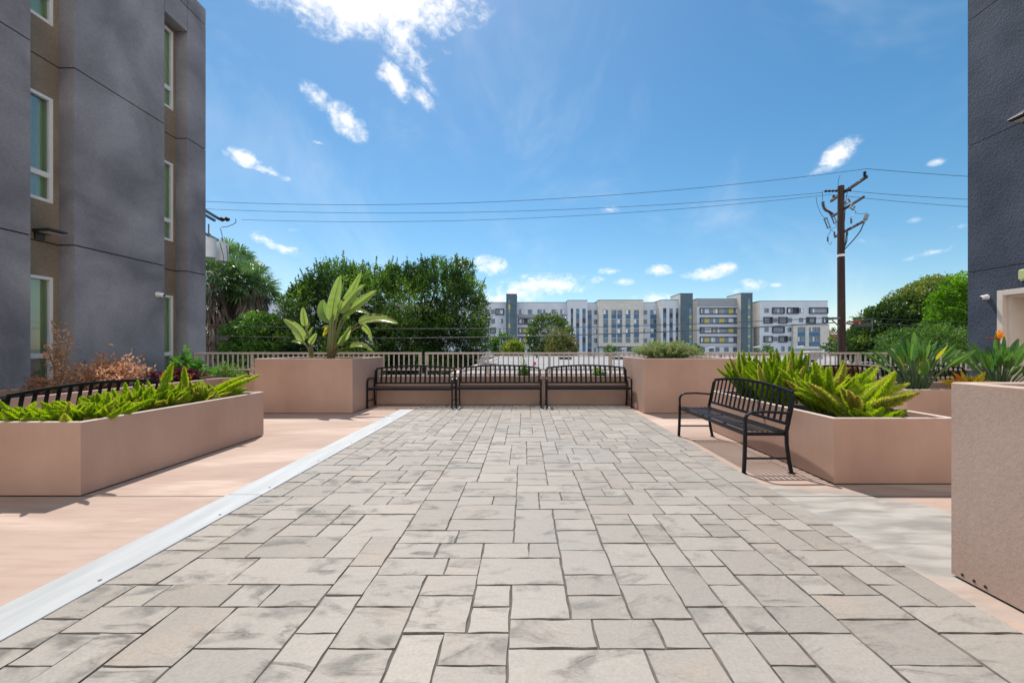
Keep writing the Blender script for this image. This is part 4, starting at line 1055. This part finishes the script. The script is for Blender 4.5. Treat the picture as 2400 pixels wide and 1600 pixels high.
# ------------------------------------------------------------------ far apartment building
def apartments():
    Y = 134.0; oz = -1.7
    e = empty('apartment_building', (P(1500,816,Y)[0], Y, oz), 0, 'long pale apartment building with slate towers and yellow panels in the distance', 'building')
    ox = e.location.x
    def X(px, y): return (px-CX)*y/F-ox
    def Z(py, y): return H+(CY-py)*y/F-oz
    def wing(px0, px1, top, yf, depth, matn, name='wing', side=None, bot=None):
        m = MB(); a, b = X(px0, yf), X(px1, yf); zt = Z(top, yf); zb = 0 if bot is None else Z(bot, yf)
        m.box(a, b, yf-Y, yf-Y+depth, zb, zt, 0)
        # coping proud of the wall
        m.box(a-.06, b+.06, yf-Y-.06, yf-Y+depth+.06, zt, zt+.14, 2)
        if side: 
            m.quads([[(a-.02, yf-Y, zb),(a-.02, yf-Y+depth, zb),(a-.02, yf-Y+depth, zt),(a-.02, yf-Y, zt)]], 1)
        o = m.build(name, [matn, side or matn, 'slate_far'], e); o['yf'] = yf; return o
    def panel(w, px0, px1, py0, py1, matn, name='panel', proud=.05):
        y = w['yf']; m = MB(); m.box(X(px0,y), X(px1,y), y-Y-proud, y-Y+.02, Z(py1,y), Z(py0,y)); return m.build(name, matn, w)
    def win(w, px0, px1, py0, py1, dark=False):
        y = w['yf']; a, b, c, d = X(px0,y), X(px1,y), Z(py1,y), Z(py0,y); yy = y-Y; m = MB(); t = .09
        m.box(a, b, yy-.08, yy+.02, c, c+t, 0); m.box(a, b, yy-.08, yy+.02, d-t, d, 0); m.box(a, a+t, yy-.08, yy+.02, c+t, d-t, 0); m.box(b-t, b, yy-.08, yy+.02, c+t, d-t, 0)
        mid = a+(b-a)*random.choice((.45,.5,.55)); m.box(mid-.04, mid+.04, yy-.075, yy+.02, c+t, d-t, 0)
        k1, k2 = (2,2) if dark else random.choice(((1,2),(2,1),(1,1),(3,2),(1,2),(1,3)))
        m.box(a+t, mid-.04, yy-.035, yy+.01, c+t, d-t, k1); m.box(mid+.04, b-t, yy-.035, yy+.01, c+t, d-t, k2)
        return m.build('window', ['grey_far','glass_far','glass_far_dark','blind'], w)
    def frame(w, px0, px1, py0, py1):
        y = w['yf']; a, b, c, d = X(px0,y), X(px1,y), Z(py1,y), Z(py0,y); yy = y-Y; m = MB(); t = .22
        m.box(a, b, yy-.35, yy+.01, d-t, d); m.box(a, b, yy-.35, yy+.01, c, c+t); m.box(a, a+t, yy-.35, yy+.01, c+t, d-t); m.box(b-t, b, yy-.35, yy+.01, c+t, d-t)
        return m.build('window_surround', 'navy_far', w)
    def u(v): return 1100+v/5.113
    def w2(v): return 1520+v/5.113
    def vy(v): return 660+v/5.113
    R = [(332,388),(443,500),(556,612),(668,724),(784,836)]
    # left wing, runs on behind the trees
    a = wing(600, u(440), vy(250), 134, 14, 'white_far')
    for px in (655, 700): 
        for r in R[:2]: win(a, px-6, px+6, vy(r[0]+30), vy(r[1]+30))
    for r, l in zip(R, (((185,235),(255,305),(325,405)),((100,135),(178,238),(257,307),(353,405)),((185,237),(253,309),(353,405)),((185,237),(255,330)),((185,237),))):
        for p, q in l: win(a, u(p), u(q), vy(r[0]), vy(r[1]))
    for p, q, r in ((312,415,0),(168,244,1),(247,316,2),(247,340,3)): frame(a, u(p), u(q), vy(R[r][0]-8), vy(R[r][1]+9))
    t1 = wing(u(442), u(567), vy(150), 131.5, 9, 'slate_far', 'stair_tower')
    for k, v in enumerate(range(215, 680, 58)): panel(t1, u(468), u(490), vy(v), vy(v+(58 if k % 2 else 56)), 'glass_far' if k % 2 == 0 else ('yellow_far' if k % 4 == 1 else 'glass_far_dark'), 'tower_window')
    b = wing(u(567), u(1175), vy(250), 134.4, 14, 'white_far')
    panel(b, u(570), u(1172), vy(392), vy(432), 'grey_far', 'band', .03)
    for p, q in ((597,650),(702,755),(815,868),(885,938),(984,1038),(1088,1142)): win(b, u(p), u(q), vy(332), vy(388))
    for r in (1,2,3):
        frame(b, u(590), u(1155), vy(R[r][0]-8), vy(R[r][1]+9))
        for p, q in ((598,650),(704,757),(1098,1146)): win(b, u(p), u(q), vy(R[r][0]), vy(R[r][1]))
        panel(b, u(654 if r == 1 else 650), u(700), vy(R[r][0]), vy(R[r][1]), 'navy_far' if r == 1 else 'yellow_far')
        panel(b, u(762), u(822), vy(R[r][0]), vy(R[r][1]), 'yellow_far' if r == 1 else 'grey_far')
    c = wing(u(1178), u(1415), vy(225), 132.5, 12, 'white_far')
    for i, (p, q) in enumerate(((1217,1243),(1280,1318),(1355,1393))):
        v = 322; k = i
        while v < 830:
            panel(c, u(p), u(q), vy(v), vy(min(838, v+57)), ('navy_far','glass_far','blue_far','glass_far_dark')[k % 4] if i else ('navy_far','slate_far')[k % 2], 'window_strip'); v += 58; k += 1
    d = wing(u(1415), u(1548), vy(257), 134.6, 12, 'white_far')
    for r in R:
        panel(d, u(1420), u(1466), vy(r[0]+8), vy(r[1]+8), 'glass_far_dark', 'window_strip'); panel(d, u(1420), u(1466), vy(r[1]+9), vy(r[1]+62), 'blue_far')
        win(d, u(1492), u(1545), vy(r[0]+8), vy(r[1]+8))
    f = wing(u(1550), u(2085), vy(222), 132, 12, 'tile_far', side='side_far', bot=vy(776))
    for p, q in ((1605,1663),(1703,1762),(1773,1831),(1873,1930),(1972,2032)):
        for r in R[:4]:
            win(f, u(p), u(q), vy(r[0]+6), vy(r[1]+4))
            if r is not R[3]: panel(f, u(p), u(q), vy(r[1]+5), vy(r[1]+56), 'blue_far')
    g = wing(u(1560), u(2080), vy(774), 133.2, 10, 'white_far', 'ground_floor')
    for p, q in ((1610,1665),(1770,1830),(1885,1960)): win(g, u(p), u(q), vy(784), vy(838), True)
    h = wing(u(2085), u(2275), vy(250), 134.3, 12, 'white_far')
    for r in R:
        win(h, u(2088), u(2130), vy(r[0]+10), vy(r[1]+6)); win(h, u(2167), u(2243), vy(r[0]+6), vy(r[1]+6)); panel(h, u(2167), u(2243), vy(r[1]+7), vy(r[1]+58), 'blue_far')
    i_ = wing(w2(150), w2(392), vy(220), 130.5, 7, 'white_far', side='side_far')
    for k0, (p, q) in enumerate(((175,213),(250,290),(327,355))):
        v = 318; k = k0*2
        while v < 830:
            panel(i_, w2(p), w2(q), vy(v), vy(min(838, v+57)), ('navy_far','blue_far','glass_far','navy_far','glass_far')[k % 5], 'window_strip'); v += 58; k += 1
    t2 = wing(w2(382), w2(531), vy(143), 129, 9, 'slate_far', 'stair_tower', side='side_far')
    for p, q in ((487,514),):
        v = 322; k = 0
        while v < 820: panel(t2, w2(p), w2(q), vy(v), vy(v+(88 if k % 2 == 0 else 26)), 'glass_far' if k % 2 == 0 else 'yellow_far', 'tower_window'); v += 89 if k % 2 == 0 else 27; k += 1
    j = wing(w2(531), w2(582), vy(245), 134.5, 10, 'slate_far')
    v = 322; k = 0
    while v < 800: panel(j, w2(540), w2(574), vy(v), vy(v+(88 if k % 2 == 0 else 26)), 'glass_far' if k % 2 == 0 else 'yellow_far', 'window_strip'); v += 89 if k % 2 == 0 else 27; k += 1
    l = wing(w2(580), w2(1106), vy(207), 131, 10, 'white_far', side='side_far')
    panel(l, w2(583), w2(1103), vy(211), vy(300), 'grey_far', 'band', .03)
    A1 = ((620,672,'w'),(676,720,'white_far'),(724,776,'w'),(783,796,'yellow_far'),(798,850,'w'),(854,904,'grey_far'),(906,960,'w'),(964,1011,'yellow_far'),(1014,1076,'w'))
    A2 = ((620,672,'w'),(677,721,'yellow_far'),(724,776,'w'),(797,850,'w'),(857,901,'yellow_far'),(905,958,'w'),(960,1010,'white_far'),(1014,1076,'w'))
    for v0, v1, LL in ((315,385,A1),(430,498,A2),(545,612,A1),(658,727,A2)):
        frame(l, w2(614), w2(1085), vy(v0-2), vy(v1+4))
        for p, q, t in LL:
            if t == 'w': win(l, w2(p), w2(q), vy(v0+6), vy(v1-2))
            else: panel(l, w2(p), w2(q), vy(v0+6), vy(v1-2), t)
    panel(l, w2(582), w2(1104), vy(770), vy(777), 'grey_far', 'band', .03)
    for p, q in ((620,675),(725,785),(800,850),(905,960),(1010,1070)): win(l, w2(p), w2(q), vy(783), vy(838), True)
    t3 = wing(w2(1107), w2(1247), vy(139), 128.5, 9, 'slate_far', 'stair_tower', side='side_far')
    v = 205; k = 0
    while v < 830: panel(t3, w2(1190), w2(1218), vy(v), vy(v+(88 if k % 2 == 0 else 26)), 'glass_far' if k % 2 == 0 else 'yellow_far', 'tower_window'); v += 89 if k % 2 == 0 else 27; k += 1
    n = wing(w2(1330), w2(2147), vy(235), 128, 13, 'white_far', side='side_far')
    W = [((1387,1442),0),((1490,1545),0),((1562,1617),0),((1668,1724),0),((1800,1855),0),((1935,1988),0),
         ((1384,1440),1),((1490,1542),1),((1562,1650),1),((1668,1720),1),((1800,1852),1),((1932,1990),1),((2092,2145),1),
         ((1387,1440),2),((1490,1615),2),((1665,1722),2),((1384,1438),3),((1490,1546),3),((1562,1618),3),((1667,1722),3),((1385,1500),4),((1590,1630),4),((1670,1732),4)]
    RR = [(318,373),(432,488),(546,602),(658,714),(772,834)]
    for (p, q), r in W: win(n, w2(p), w2(q), vy(RR[r][0]), vy(RR[r][1]), r == 3)
    for p, q, r in ((1480,1626,0),(1657,1797,0),(1922,2147,0),(1377,1484,1),(1553,1660,1),(1888,1998,1),(2083,2147,1),(1480,1626,2),(1377,1484,3),(1555,1662,3)): frame(n, w2(p), w2(q), vy(RR[r][0]-9), vy(RR[r][1]+10))
    for p, q, r in ((1727,1790,0),(1445,1480,1),(1893,1930,1),(1622,1658,3)): panel(n, w2(p), w2(q), vy(RR[r][0]-2), vy(RR[r][1]+2), 'navy_far')
    panel(n, w2(1995), w2(2144), vy(320), vy(372), 'grey_far', 'band', .04)
    s = wing(w2(1735), w2(2166), vy(517), 127, 13.5, 'tile_far')
    for p, q, ww in ((1788,1877,((1788,1832),(1834,1877))),(1923,2055,((1923,1962),(1966,2008),(2010,2055)))):
        for v0 in (541, 657):
            for x0, x1 in ww: win(s, w2(x0), w2(x1), vy(v0), vy(v0+60), x0 == 2010)
            panel(s, w2(p), w2(q), vy(v0+62), vy(v0+115), 'blue_far')
apartments()

# ------------------------------------------------------------------ gravel roofed building just below the patio
def low_roof():
    e = empty('flat_roof_building', (20,38,-4.5), 0, 'low building with a pale gravel roof just beyond the railing', 'building')
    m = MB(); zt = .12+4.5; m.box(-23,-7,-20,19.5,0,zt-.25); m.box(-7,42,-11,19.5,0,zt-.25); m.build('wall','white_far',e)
    m = MB(); m.box(-22.9,-7.1,-19.9,19.4,zt-.26,zt); m.box(-7.1,41.9,-10.9,19.4,zt-.26,zt); m.build('roof','gravel_roof',e)
    m = MB(); m.box(-23.1,42.1,19.41,19.7,zt-.4,zt+.16); m.box(-23.1,-6.9,-20.2,-19.91,zt-.4,zt+.10); m.box(-6.89,42.1,-11.2,-10.91,zt-.4,zt+.10); m.box(-7.09,-6.89,-19.9,-11.2,zt-.4,zt+.10); m.box(-23.2,-22.91,-19.9,19.4,zt-.4,zt+.10); m.build('parapet','rim',e)
    for px, py in ((1147,841),(1325,840),(1450,840),(1742,842),(1600,846),(2060,842),(1020,846),(1890,847)):
        Yv = 980*1.16/(py+2-816); x = (px-CX)*Yv/F-20; v = MB(); w = .62
        if x < -22 or (x > -8 and Yv < 28): continue
        v.box(x-w,x+w,Yv-38-.3,Yv-38+.3,zt-.01,zt+.18); v.box(x-w-.06,x+w+.06,Yv-38-.36,Yv-38+.36,zt+.18,zt+.24); v.build('roof_vent','roof_edge',e)
    for px, py in ((1258,834),(1392,834),(1690,835)):
        Yv = 50; x = (px-CX)*Yv/F-20; v = MB(); v.tube([(x,12,zt-.01),(x,12,zt+.35),(x,12,zt+.4)], [.12,.12,.2], 10); v.build('roof_pipe','steel',e)
low_roof()
def hvac(px, Y, w, h, label):
    x = (px-CX)*Y/F; e = empty('rooftop_unit', (x,Y,.12), 0, label, 'air conditioner', 'air conditioners on the gravel roof')
    m = MB(); m.box(-w/2,w/2,-.6,.6,.0,h); bevel(m.build('casing','can',e), .02)
    m = MB()
    for k in range(7): m.box(-w/2+.12,w/2-.12,-.63,-.598,.1+k*h*.12,.1+k*h*.12+h*.05)
    m.build('grille','steel',e)
hvac(1905,46,1.5,.85,'grey rooftop air conditioner just left of the utility pole')
hvac(2035,47,1.6,.75,'grey rooftop air conditioner right of the utility pole')

# ------------------------------------------------------------------ far car park bits
def car(px, Y, col, label, rz=0):
    x = (px-CX)*Y/F; e = empty('parked_car', (x,Y,-1.7), rz, label, 'car', 'cars parked beyond the gravel roof')
    def prof(pts, w, m, mb):
        n = len(pts); vs = [(-w,p[0],p[1]) for p in pts]+[(w,p[0],p[1]) for p in pts]
        mb.add(vs, [tuple(range(n-1,-1,-1)), tuple(range(n,2*n))]+[(k,(k+1)%n,n+(k+1)%n,n+k) for k in range(n)], m)
    m = MB(); prof([(-2.2,.35),(2.2,.35),(2.25,.75),(2.1,.98),(1.6,1.02),(-1.0,1.02),(-2.0,.9),(-2.25,.7)], .88, 0, m)
    prof([(-.55,1.50),(1.25,1.50),(1.2,1.55),(-.5,1.55)], .68, 0, m); bevel(m.build('body',col,e), .05)
    m = MB(); prof([(-1.15,1.0),(1.75,1.0),(1.3,1.51),(-.6,1.51)], .74, 0, m); m.build('window','glass_dark',e)
    for sx in (-1,1):
        for sy in (-1.35,1.35):
            w = MB(); w.tube([(sx*.70,sy,.33),(sx*.90,sy,.33)], .33, 14); w.build('wheel','tyre',e)
        h = MB(); h.box(sx*.62-.16,sx*.62+.16,-2.27,-2.18,.68,.80); h.build('headlight','fixture_lens',e)
for px, c, lab in ((1905,'car_white','white parked car seen over the roof edge left of the utility pole'),(1932,'car_silver','silver parked car just left of the utility pole'),(2000,'car_white','white parked car just right of the utility pole'),(2042,'car_silver','silver parked car further right of the utility pole'),(1876,'car_silver','silver parked car farthest from the utility pole')):
    car(px, 72, c, lab)
def enclosure(px0, px1, top, Y, label):
    x0, x1 = (px0-CX)*Y/F, (px1-CX)*Y/F; e = empty('enclosure', ((x0+x1)/2,Y,-1.7), 0, label, 'enclosure', 'slatted enclosures in the far car park'); w = (x1-x0)/2; h = H+(CY-top)*Y/F+1.7
    m = MB(); m.box(-w,w,0,2.4,0,h-.15); m.build('wall','pale_metal',e)
    m = MB(); m.box(-w-.08,w+.08,-.1,2.5,h-.15,h); m.build('roof','can',e)
    m = MB(); k = -w+.1
    while k < w-.1: m.box(k,k+.07,-.05,.0,.1,h-.2); k += .22
    m.build('slat_panel','steel',e)
enclosure(1879,1927,815,78,'long slatted enclosure left of the utility pole')
enclosure(1950,2001,807,70,'pale green slatted enclosure behind the utility pole')
for px, py in ((1668,816),(1774,814.5),(1876,813.5),(1462,818)):
    x, y, z = P(px, py, 92); e = empty('parking_lamp', (x,y,-1.7), 0, {1668:'white parking lot lamp before the slate towers',1774:'white parking lot lamp before the white end wing',1876:'white parking lot lamp by the slatted enclosure',1462:'white parking lot lamp before the beige tiled front'}[px], 'lamp', 'parking lot lamps')
    m = MB(); m.tube([(0,0,0),(0,0,z+1.7)], [.08,.06], 8); m.build('pole','steel',e)
    m = MB(); m.add([(-.7,-.25,z+1.7),(.6,-.25,z+1.85),(.6,.25,z+1.85),(-.7,.25,z+1.7),(-.7,-.25,z+1.85),(.6,-.25,z+2.05),(.6,.25,z+2.05),(-.7,.25,z+1.85)], [(3,2,1,0),(4,5,6,7),(0,1,5,4),(1,2,6,5),(2,3,7,6),(3,0,4,7)]); m.build('lamp_head','white_plastic',e)
def red_building():
    Y = 200; x0, x1 = (1940-CX)*Y/F, (2075-CX)*Y/F; e = empty('red_building', ((x0+x1)/2,Y,-1.7), 0, 'low distant red-brown building with a dark canopy behind the pole', 'building'); w = (x1-x0)/2; h = H+(CY-786)*Y/F+1.7
    m = MB(); m.box(-w,w,0,12,0,h); m.box(-w-.1,w+.1,-.15,12.1,h,h+.5); m.build('wall','red_wall',e)
    m = MB(); m.box(w*-.02,w*.62,-1.6,-.02,h-2.3,h-.2); m.build('canopy','navy_far',e)
    for k in range(4): m = MB(); m.box(-w+1.2+k*3.2,-w+3.0+k*3.2,-.06,.02,1.2,3.2); m.build('window','glass_far_dark',e)
red_building()

# ------------------------------------------------------------------ utility poles and wires
ARM = Vector((-.213,.977,0)).normalized(); LINE = Vector((.996,-.09,0)).normalized()
def insul(mb, p, d, n=3, r=.07, m=0, L=.22):
    p = Vector(p); d = Vector(d).normalized(); pts = []; rs = []
    for k in range(n):
        for f, q in ((0,.35),(.3,1),(.6,1),(.95,.4)): pts.append(p+d*L*(k+f)/n); rs.append(r*q)
    mb.tube(pts, rs, 8, m)
def right_pole():
    bx, by = P(1971,816,24.5)[0], 24.5; zb = -4.5; e = empty('utility_pole', (bx,by,zb), 0, 'tall brown wooden utility pole with three crossarms right of the apartments', 'utility pole')
    Lc = lambda p: Vector(p)-Vector((bx,by,zb))
    top = P(1971,436,24.5)[2]-zb
    m = MB(); m.tube([(0.06,0,-.1),(.04,0,top*.4),(.0,0,top*.75),(0,0,top)], [.225,.205,.185,.165], 14); m.build('shaft','wood_pole',e,smooth=False)
    arms = [((1940.6,472,26.1),(2024,414,22.36),.11,.14),((1943.6,506,26.0),(2017,463.6,22.6),.09,.12),((1949.4,560,25.9),(2014,515,22.8),.09,.12)]
    zarm = []
    for a, b, w, h in arms:
        pa, pb = Lc(P(*a)), Lc(P(*b)); za = (pa.z+pb.z)/2; pa.z = pb.z = za; zarm.append(za)
        off = -Vector(LINE)*.0+Vector((.0,-.0,0))
        m = MB(); m.bar(pa+LINE*.17, pb+LINE*.17, w, h); bevel(m.build('crossarm','wood_arm',e), .008, 1)
        for f in ((.12,.86) if a[1] == 472 else (.42,.70)):
            t = MB(); q = pa.lerp(pb, f)+LINE*.17; t.bar(q-ARM*.10, q+ARM*.10, w+.012, .07); t.build('arm_tag','tag_yellow',e)
    z1 = Lc(P(1971,445,24.5)).z
    I = MB(); pe = Lc(P(2024,414,22.36)); I2 = Lc(P(1943,472,26.1))
    for p in (pe, I2):
        q = Vector((p.x, p.y, zarm[0]+.05)) + LINE*.17 + ARM*(.12 if p is pe else -.12); m = MB(); insul(m, q, (0,0,1), 3, .085, 0, .28); m.build('insulator','insulator',e)
    for s in (-1,1):
        m = MB(); p = Vector((0,0,z1-.05))+LINE*s*.18; insul(m, p, LINE*s, 4, .075, 0, .75 if s < 0 else .4); m.build('insulator','insulator',e)
    # switch and cutouts: two open bracket fuses left, disc string, two on the right
    def Q(u, v, Y=25.4): return Lc(P(1860+u/6.818, 390+v/6.817, Y))
    for (a, b, w, Yc) in (((490,840),(545,985),.14,25.6),((590,770),(650,910),.13,25.6),((840,600),(900,560),.12,23.2),((900,660),(950,690),.13,23.2)):
        m = MB(); p, q = Q(*a, Yc), Q(*b, Yc); x = Vector((.0,-1,0)).cross((q-p).normalized()).normalized()
        m.bar(p, q, .05, .05, 0); m.bar(p+x*.16, q+x*.16, .045, .045, 1); m.bar(p-x*.04, p+x*.2, .06, .06, 0); m.bar(q-x*.04, q+x*.2, .06, .06, 0); m.build('fuse_cutout', ['steel','porcelain'], e)
    m = MB(); pts = [Q(465,560),Q(475,640),Q(500,690),Q(545,705),Q(590,740),Q(620,770)]
    for a, b in zip(pts[:-1], pts[1:]): insul(m, a, b-a, 3, .10, 0, (b-a).length)
    m.build('disconnect_switch','steel',e)
    for u, v0, v1, r, Yc in ((920,835,915,.055,23.4),(652,1045,1110,.055,25.4),(545,1125,1200,.055,25.8),(852,1040,1110,.07,24.0)):
        m = MB(); p, q = Q(u, v1, Yc), Q(u, v0, Yc); insul(m, p, q-p, 5, r, 0, (q-p).length); m.build('arrester','steel',e)
    m = MB(); p, q = Q(1120,910,22.8), Q(1175,760,22.8); m.tube([p, p.lerp(q,.3), p.lerp(q,.45), q.lerp(p,.1), q], [.06,.06,.11,.12,.05], 10); m.build('cable_terminal','porcelain',e)
    for pts, r in (([Q(1118,915,22.8),Q(1060,1040,23),Q(950,1180,23.6),Q(815,1325,24.3)],.028),([Q(852,1110,24),Q(850,1190,24.1),Q(815,1290,24.3)],.026),([Q(835,1110,24.1),Q(830,1200,24.2),Q(812,1330,24.3)],.02),
                   ([Q(360,490,25.9),Q(380,620,25.9),Q(450,775,25.8),Q(515,830,25.7)],.012),([Q(465,390,24.8),Q(462,480,25),Q(465,560,25.3)],.012),([Q(745,145,23.6),Q(720,210,24),Q(708,310,24.3)],.012),
                   ([Q(880,330,23.7),Q(840,520,24),Q(815,880,24.2)],.016),([Q(970,690,23.2),Q(990,740,23.2),Q(910,820,23.3),Q(920,840,23.4)],.012),([Q(990,740,23.2),Q(1060,760,23),Q(1175,745,22.8)],.012),
                   ([Q(580,960,25.6),Q(585,1050,25.6),Q(550,1100,25.7),Q(545,1130,25.8)],.012),([Q(670,900,25.6),Q(680,960,25.5),Q(600,1010,25.5),Q(650,1050,25.4)],.012),([Q(548,1200,25.8),Q(585,1250,25.7),Q(612,1200,25.6)],.012)):
        m = MB(); m.tube(smooth(pts), r, 6); m.build('jumper_cable','cable',e)
    zt = P(1971,599,24.5)[2]-zb
    m = MB(); m.tube([(0.01,0,zt-.07),(0.01,0,zt+.07)], [.196,.194], 14, 0, cap=False); m.build('pole_tag','frame_white',e)
    # conduit low on the shaft and communication bracket
    m = MB(); m.tube([(.25,-.05,.2),(.25,-.05,5.9)], .04, 8); m.build('conduit','steel',e)
    zc = P(1950,752,24.3)[2]-zb
    m = MB(); m.bar((-1.0,-.12,zc+.10),(-.15,-.12,zc+.18), .10, .13); m.bar((-.6,-.12,zc+.05),(-.16,-.12,zc-.35), .05, .05); m.build('cable_bracket','steel',e)
    return e
right_pole()
def left_pole():
    bx, by = -21.45, 27.8; zb = -4.5; e = empty('utility_pole', (bx,by,zb), 0, 'utility pole hidden behind the grey building, its crossarm tips and grey transformers showing', 'utility pole')
    Lc = lambda p: Vector(p)-Vector((bx,by,zb)); zA = 10.45-zb
    m = MB(); m.tube([(0,0,-.1),(0,0,15.3)], [.23,.17], 14); m.build('shaft','wood_pole',e)
    for z, a, b in ((zA,-1.9,2.0),(zA-.30,-1.6,1.3),(zA-1.55,-1.5,1.75)):
        m = MB(); m.bar(ARM*a+Vector((.2,0,z)), ARM*b+Vector((.2,0,z)), .12, .15); m.build('crossarm','steel',e)
    m = MB(); q = ARM*2.02+Vector((.2,0,zA)); insul(m, q, (1,-.09,0), 2, .16, 0, .75); m.build('insulator','insulator',e)
    for d in (-1.9,):
        m = MB(); insul(m, ARM*d+Vector((.2,0,zA+.07)), (0,0,1), 3, .085, 0, .28); m.build('insulator','insulator',e)
    for px, py, Yc in ((492,583,27.0),(520,592,27.9)):
        p = Lc(P(px, py, Yc)); m = MB()
        m.tube([p+Vector((0,0,-.62)), p+Vector((0,0,-.58)), p+Vector((0,0,.58)), p+Vector((0,0,.66)), p+Vector((0,0,.70))], [.30,.36,.36,.38,.20], 20); t = m.build('transformer','can',e)
        b = MB(); insul(b, p+Vector((.1,-.1,.68)), (0,0,1), 3, .07, 0, .3); b.build('bushing','porcelain',t)
    m = MB(); m.bar(Lc(P(520,592,27.9))+Vector((0,0,.2)), Vector((0,0,Lc(P(520,592,27.9)).z+.2)), .1, .14); m.bar(Lc(P(492,583,27.0))+Vector((0,0,.2)), Vector((0,0,Lc(P(492,583,27)).z+.2)), .1, .14); m.build('transformer_bracket','steel',e)
    for pts in ([(515,568),(524,605),(520,635),(490,628)],[(531,575),(534,605),(528,625),(505,640)],[(552,513),(552,522),(536,530),(518,533)],[(489,525),(489,540),(490,553)],[(516,535),(520,548),(522,560),(533,570)]):
        m = MB(); m.tube(smooth([Lc(P(u, v, 27.4)) for u, v in pts]), .02, 6); m.build('jumper_cable','cable',e)
    m = MB(); m.bar(Lc(P(489,525,26.8)), Lc(P(489,552,26.8)), .06,.06); m.build('hanger','steel',e)
left_pole()

def wire(name, a, b, sag, r, label, group, matn='wire', K=40, extra=None):
    a, b = Vector(a), Vector(b); m = MB()
    m.tube([a.lerp(b, t)-Vector((0,0,4*sag*t*(1-t))) for t in np.linspace(0,1,K)], r, 5)
    o = m.build(name, matn); tag(o, label, 'wire', group); return o
G1 = 'overhead power wires'; G2 = 'low communication cables'
zA = 10.45
R1 = (18.14+.17,22.36,zA+.42); R2 = (17.55,24.6,zA-.02); R3 = (18.96+.17,26.1,zA+.42)
wire('power_line', R1, (-21.86,25.96,10.5), .95, .013, 'highest power wire spanning between the two poles', G1)
wire('power_line', R2, (-21.9,27.9,10.6), .68, .013, 'middle power wire spanning between the two poles', G1)
wire('power_line', R3, (-20.7+.55,29.8,10.44), .72, .013, 'lowest of the three power wires spanning between the two poles', G1)
wire('power_line', R1, (58.1,18.8,10.5), 1.25, .013, 'highest power wire from the pole to the blue building', G1)
wire('power_line', (19.1,24.4,zA-.02), (58.9,20.9,10.4), 1.25, .013, 'middle power wire from the pole to the blue building', G1)
wire('power_line', R3, (59.0,22.5,10.4), 1.45, .013, 'lowest of the three power wires from the pole to the blue building', G1)
wire('cable', P(1955,756,24.2), P(300,779,29.5), .62, .03, 'lower thick black cable crossing in front of the ficus', G2, 'cable')
wire('cable', P(1955,744,24.2), P(300,752,29.5), .60, .02, 'upper thin black cable crossing in front of the ficus', G2, 'cable')
wire('cable', P(1990,743,24.4), (59,21,3.2), .65, .02, 'upper thin black cable from the pole towards the blue building', G2, 'cable')
wire('cable', P(1985,754,24.4), (59,21,2.7), .75, .035, 'lower thick black cable from the pole towards the blue building', G2, 'cable')
e = empty('splice_box', P(2020,762.5,24.0), math.radians(-5), 'dark cable splice box hanging right of the utility pole', 'splice box', 'splice boxes on the low cables')
m = MB(); m.box(-.50,.50,-.10,.10,-.10,.10); bevel(m.build('housing','fixture',e), .03)
m = MB(); m.box(-.42,-.05,-.07,.07,.16,.30); m.tube([(-.9,0,.14),(-.5,0,.06)], .05, 8); m.build('cover','splice_red',e)
m = MB(); m.bar((.55,0,-.3),(.55,0,.36), .04,.04); m.bar((-.4,0,.30),(.6,0,.36), .03,.03); m.build('hanger','steel',e)
e = empty('splice_box', P(522,794.5,28.6), math.radians(8), 'dark cable splice box hanging before the palm trunk', 'splice box', 'splice boxes on the low cables')
m = MB(); m.box(-.42,.42,-.13,.13,-.14,.12); bevel(m.build('housing','fixture',e), .03)
m = MB(); m.bar((-.5,0,-.3),(-.5,0,.3), .05,.05); m.build('hanger','steel',e)
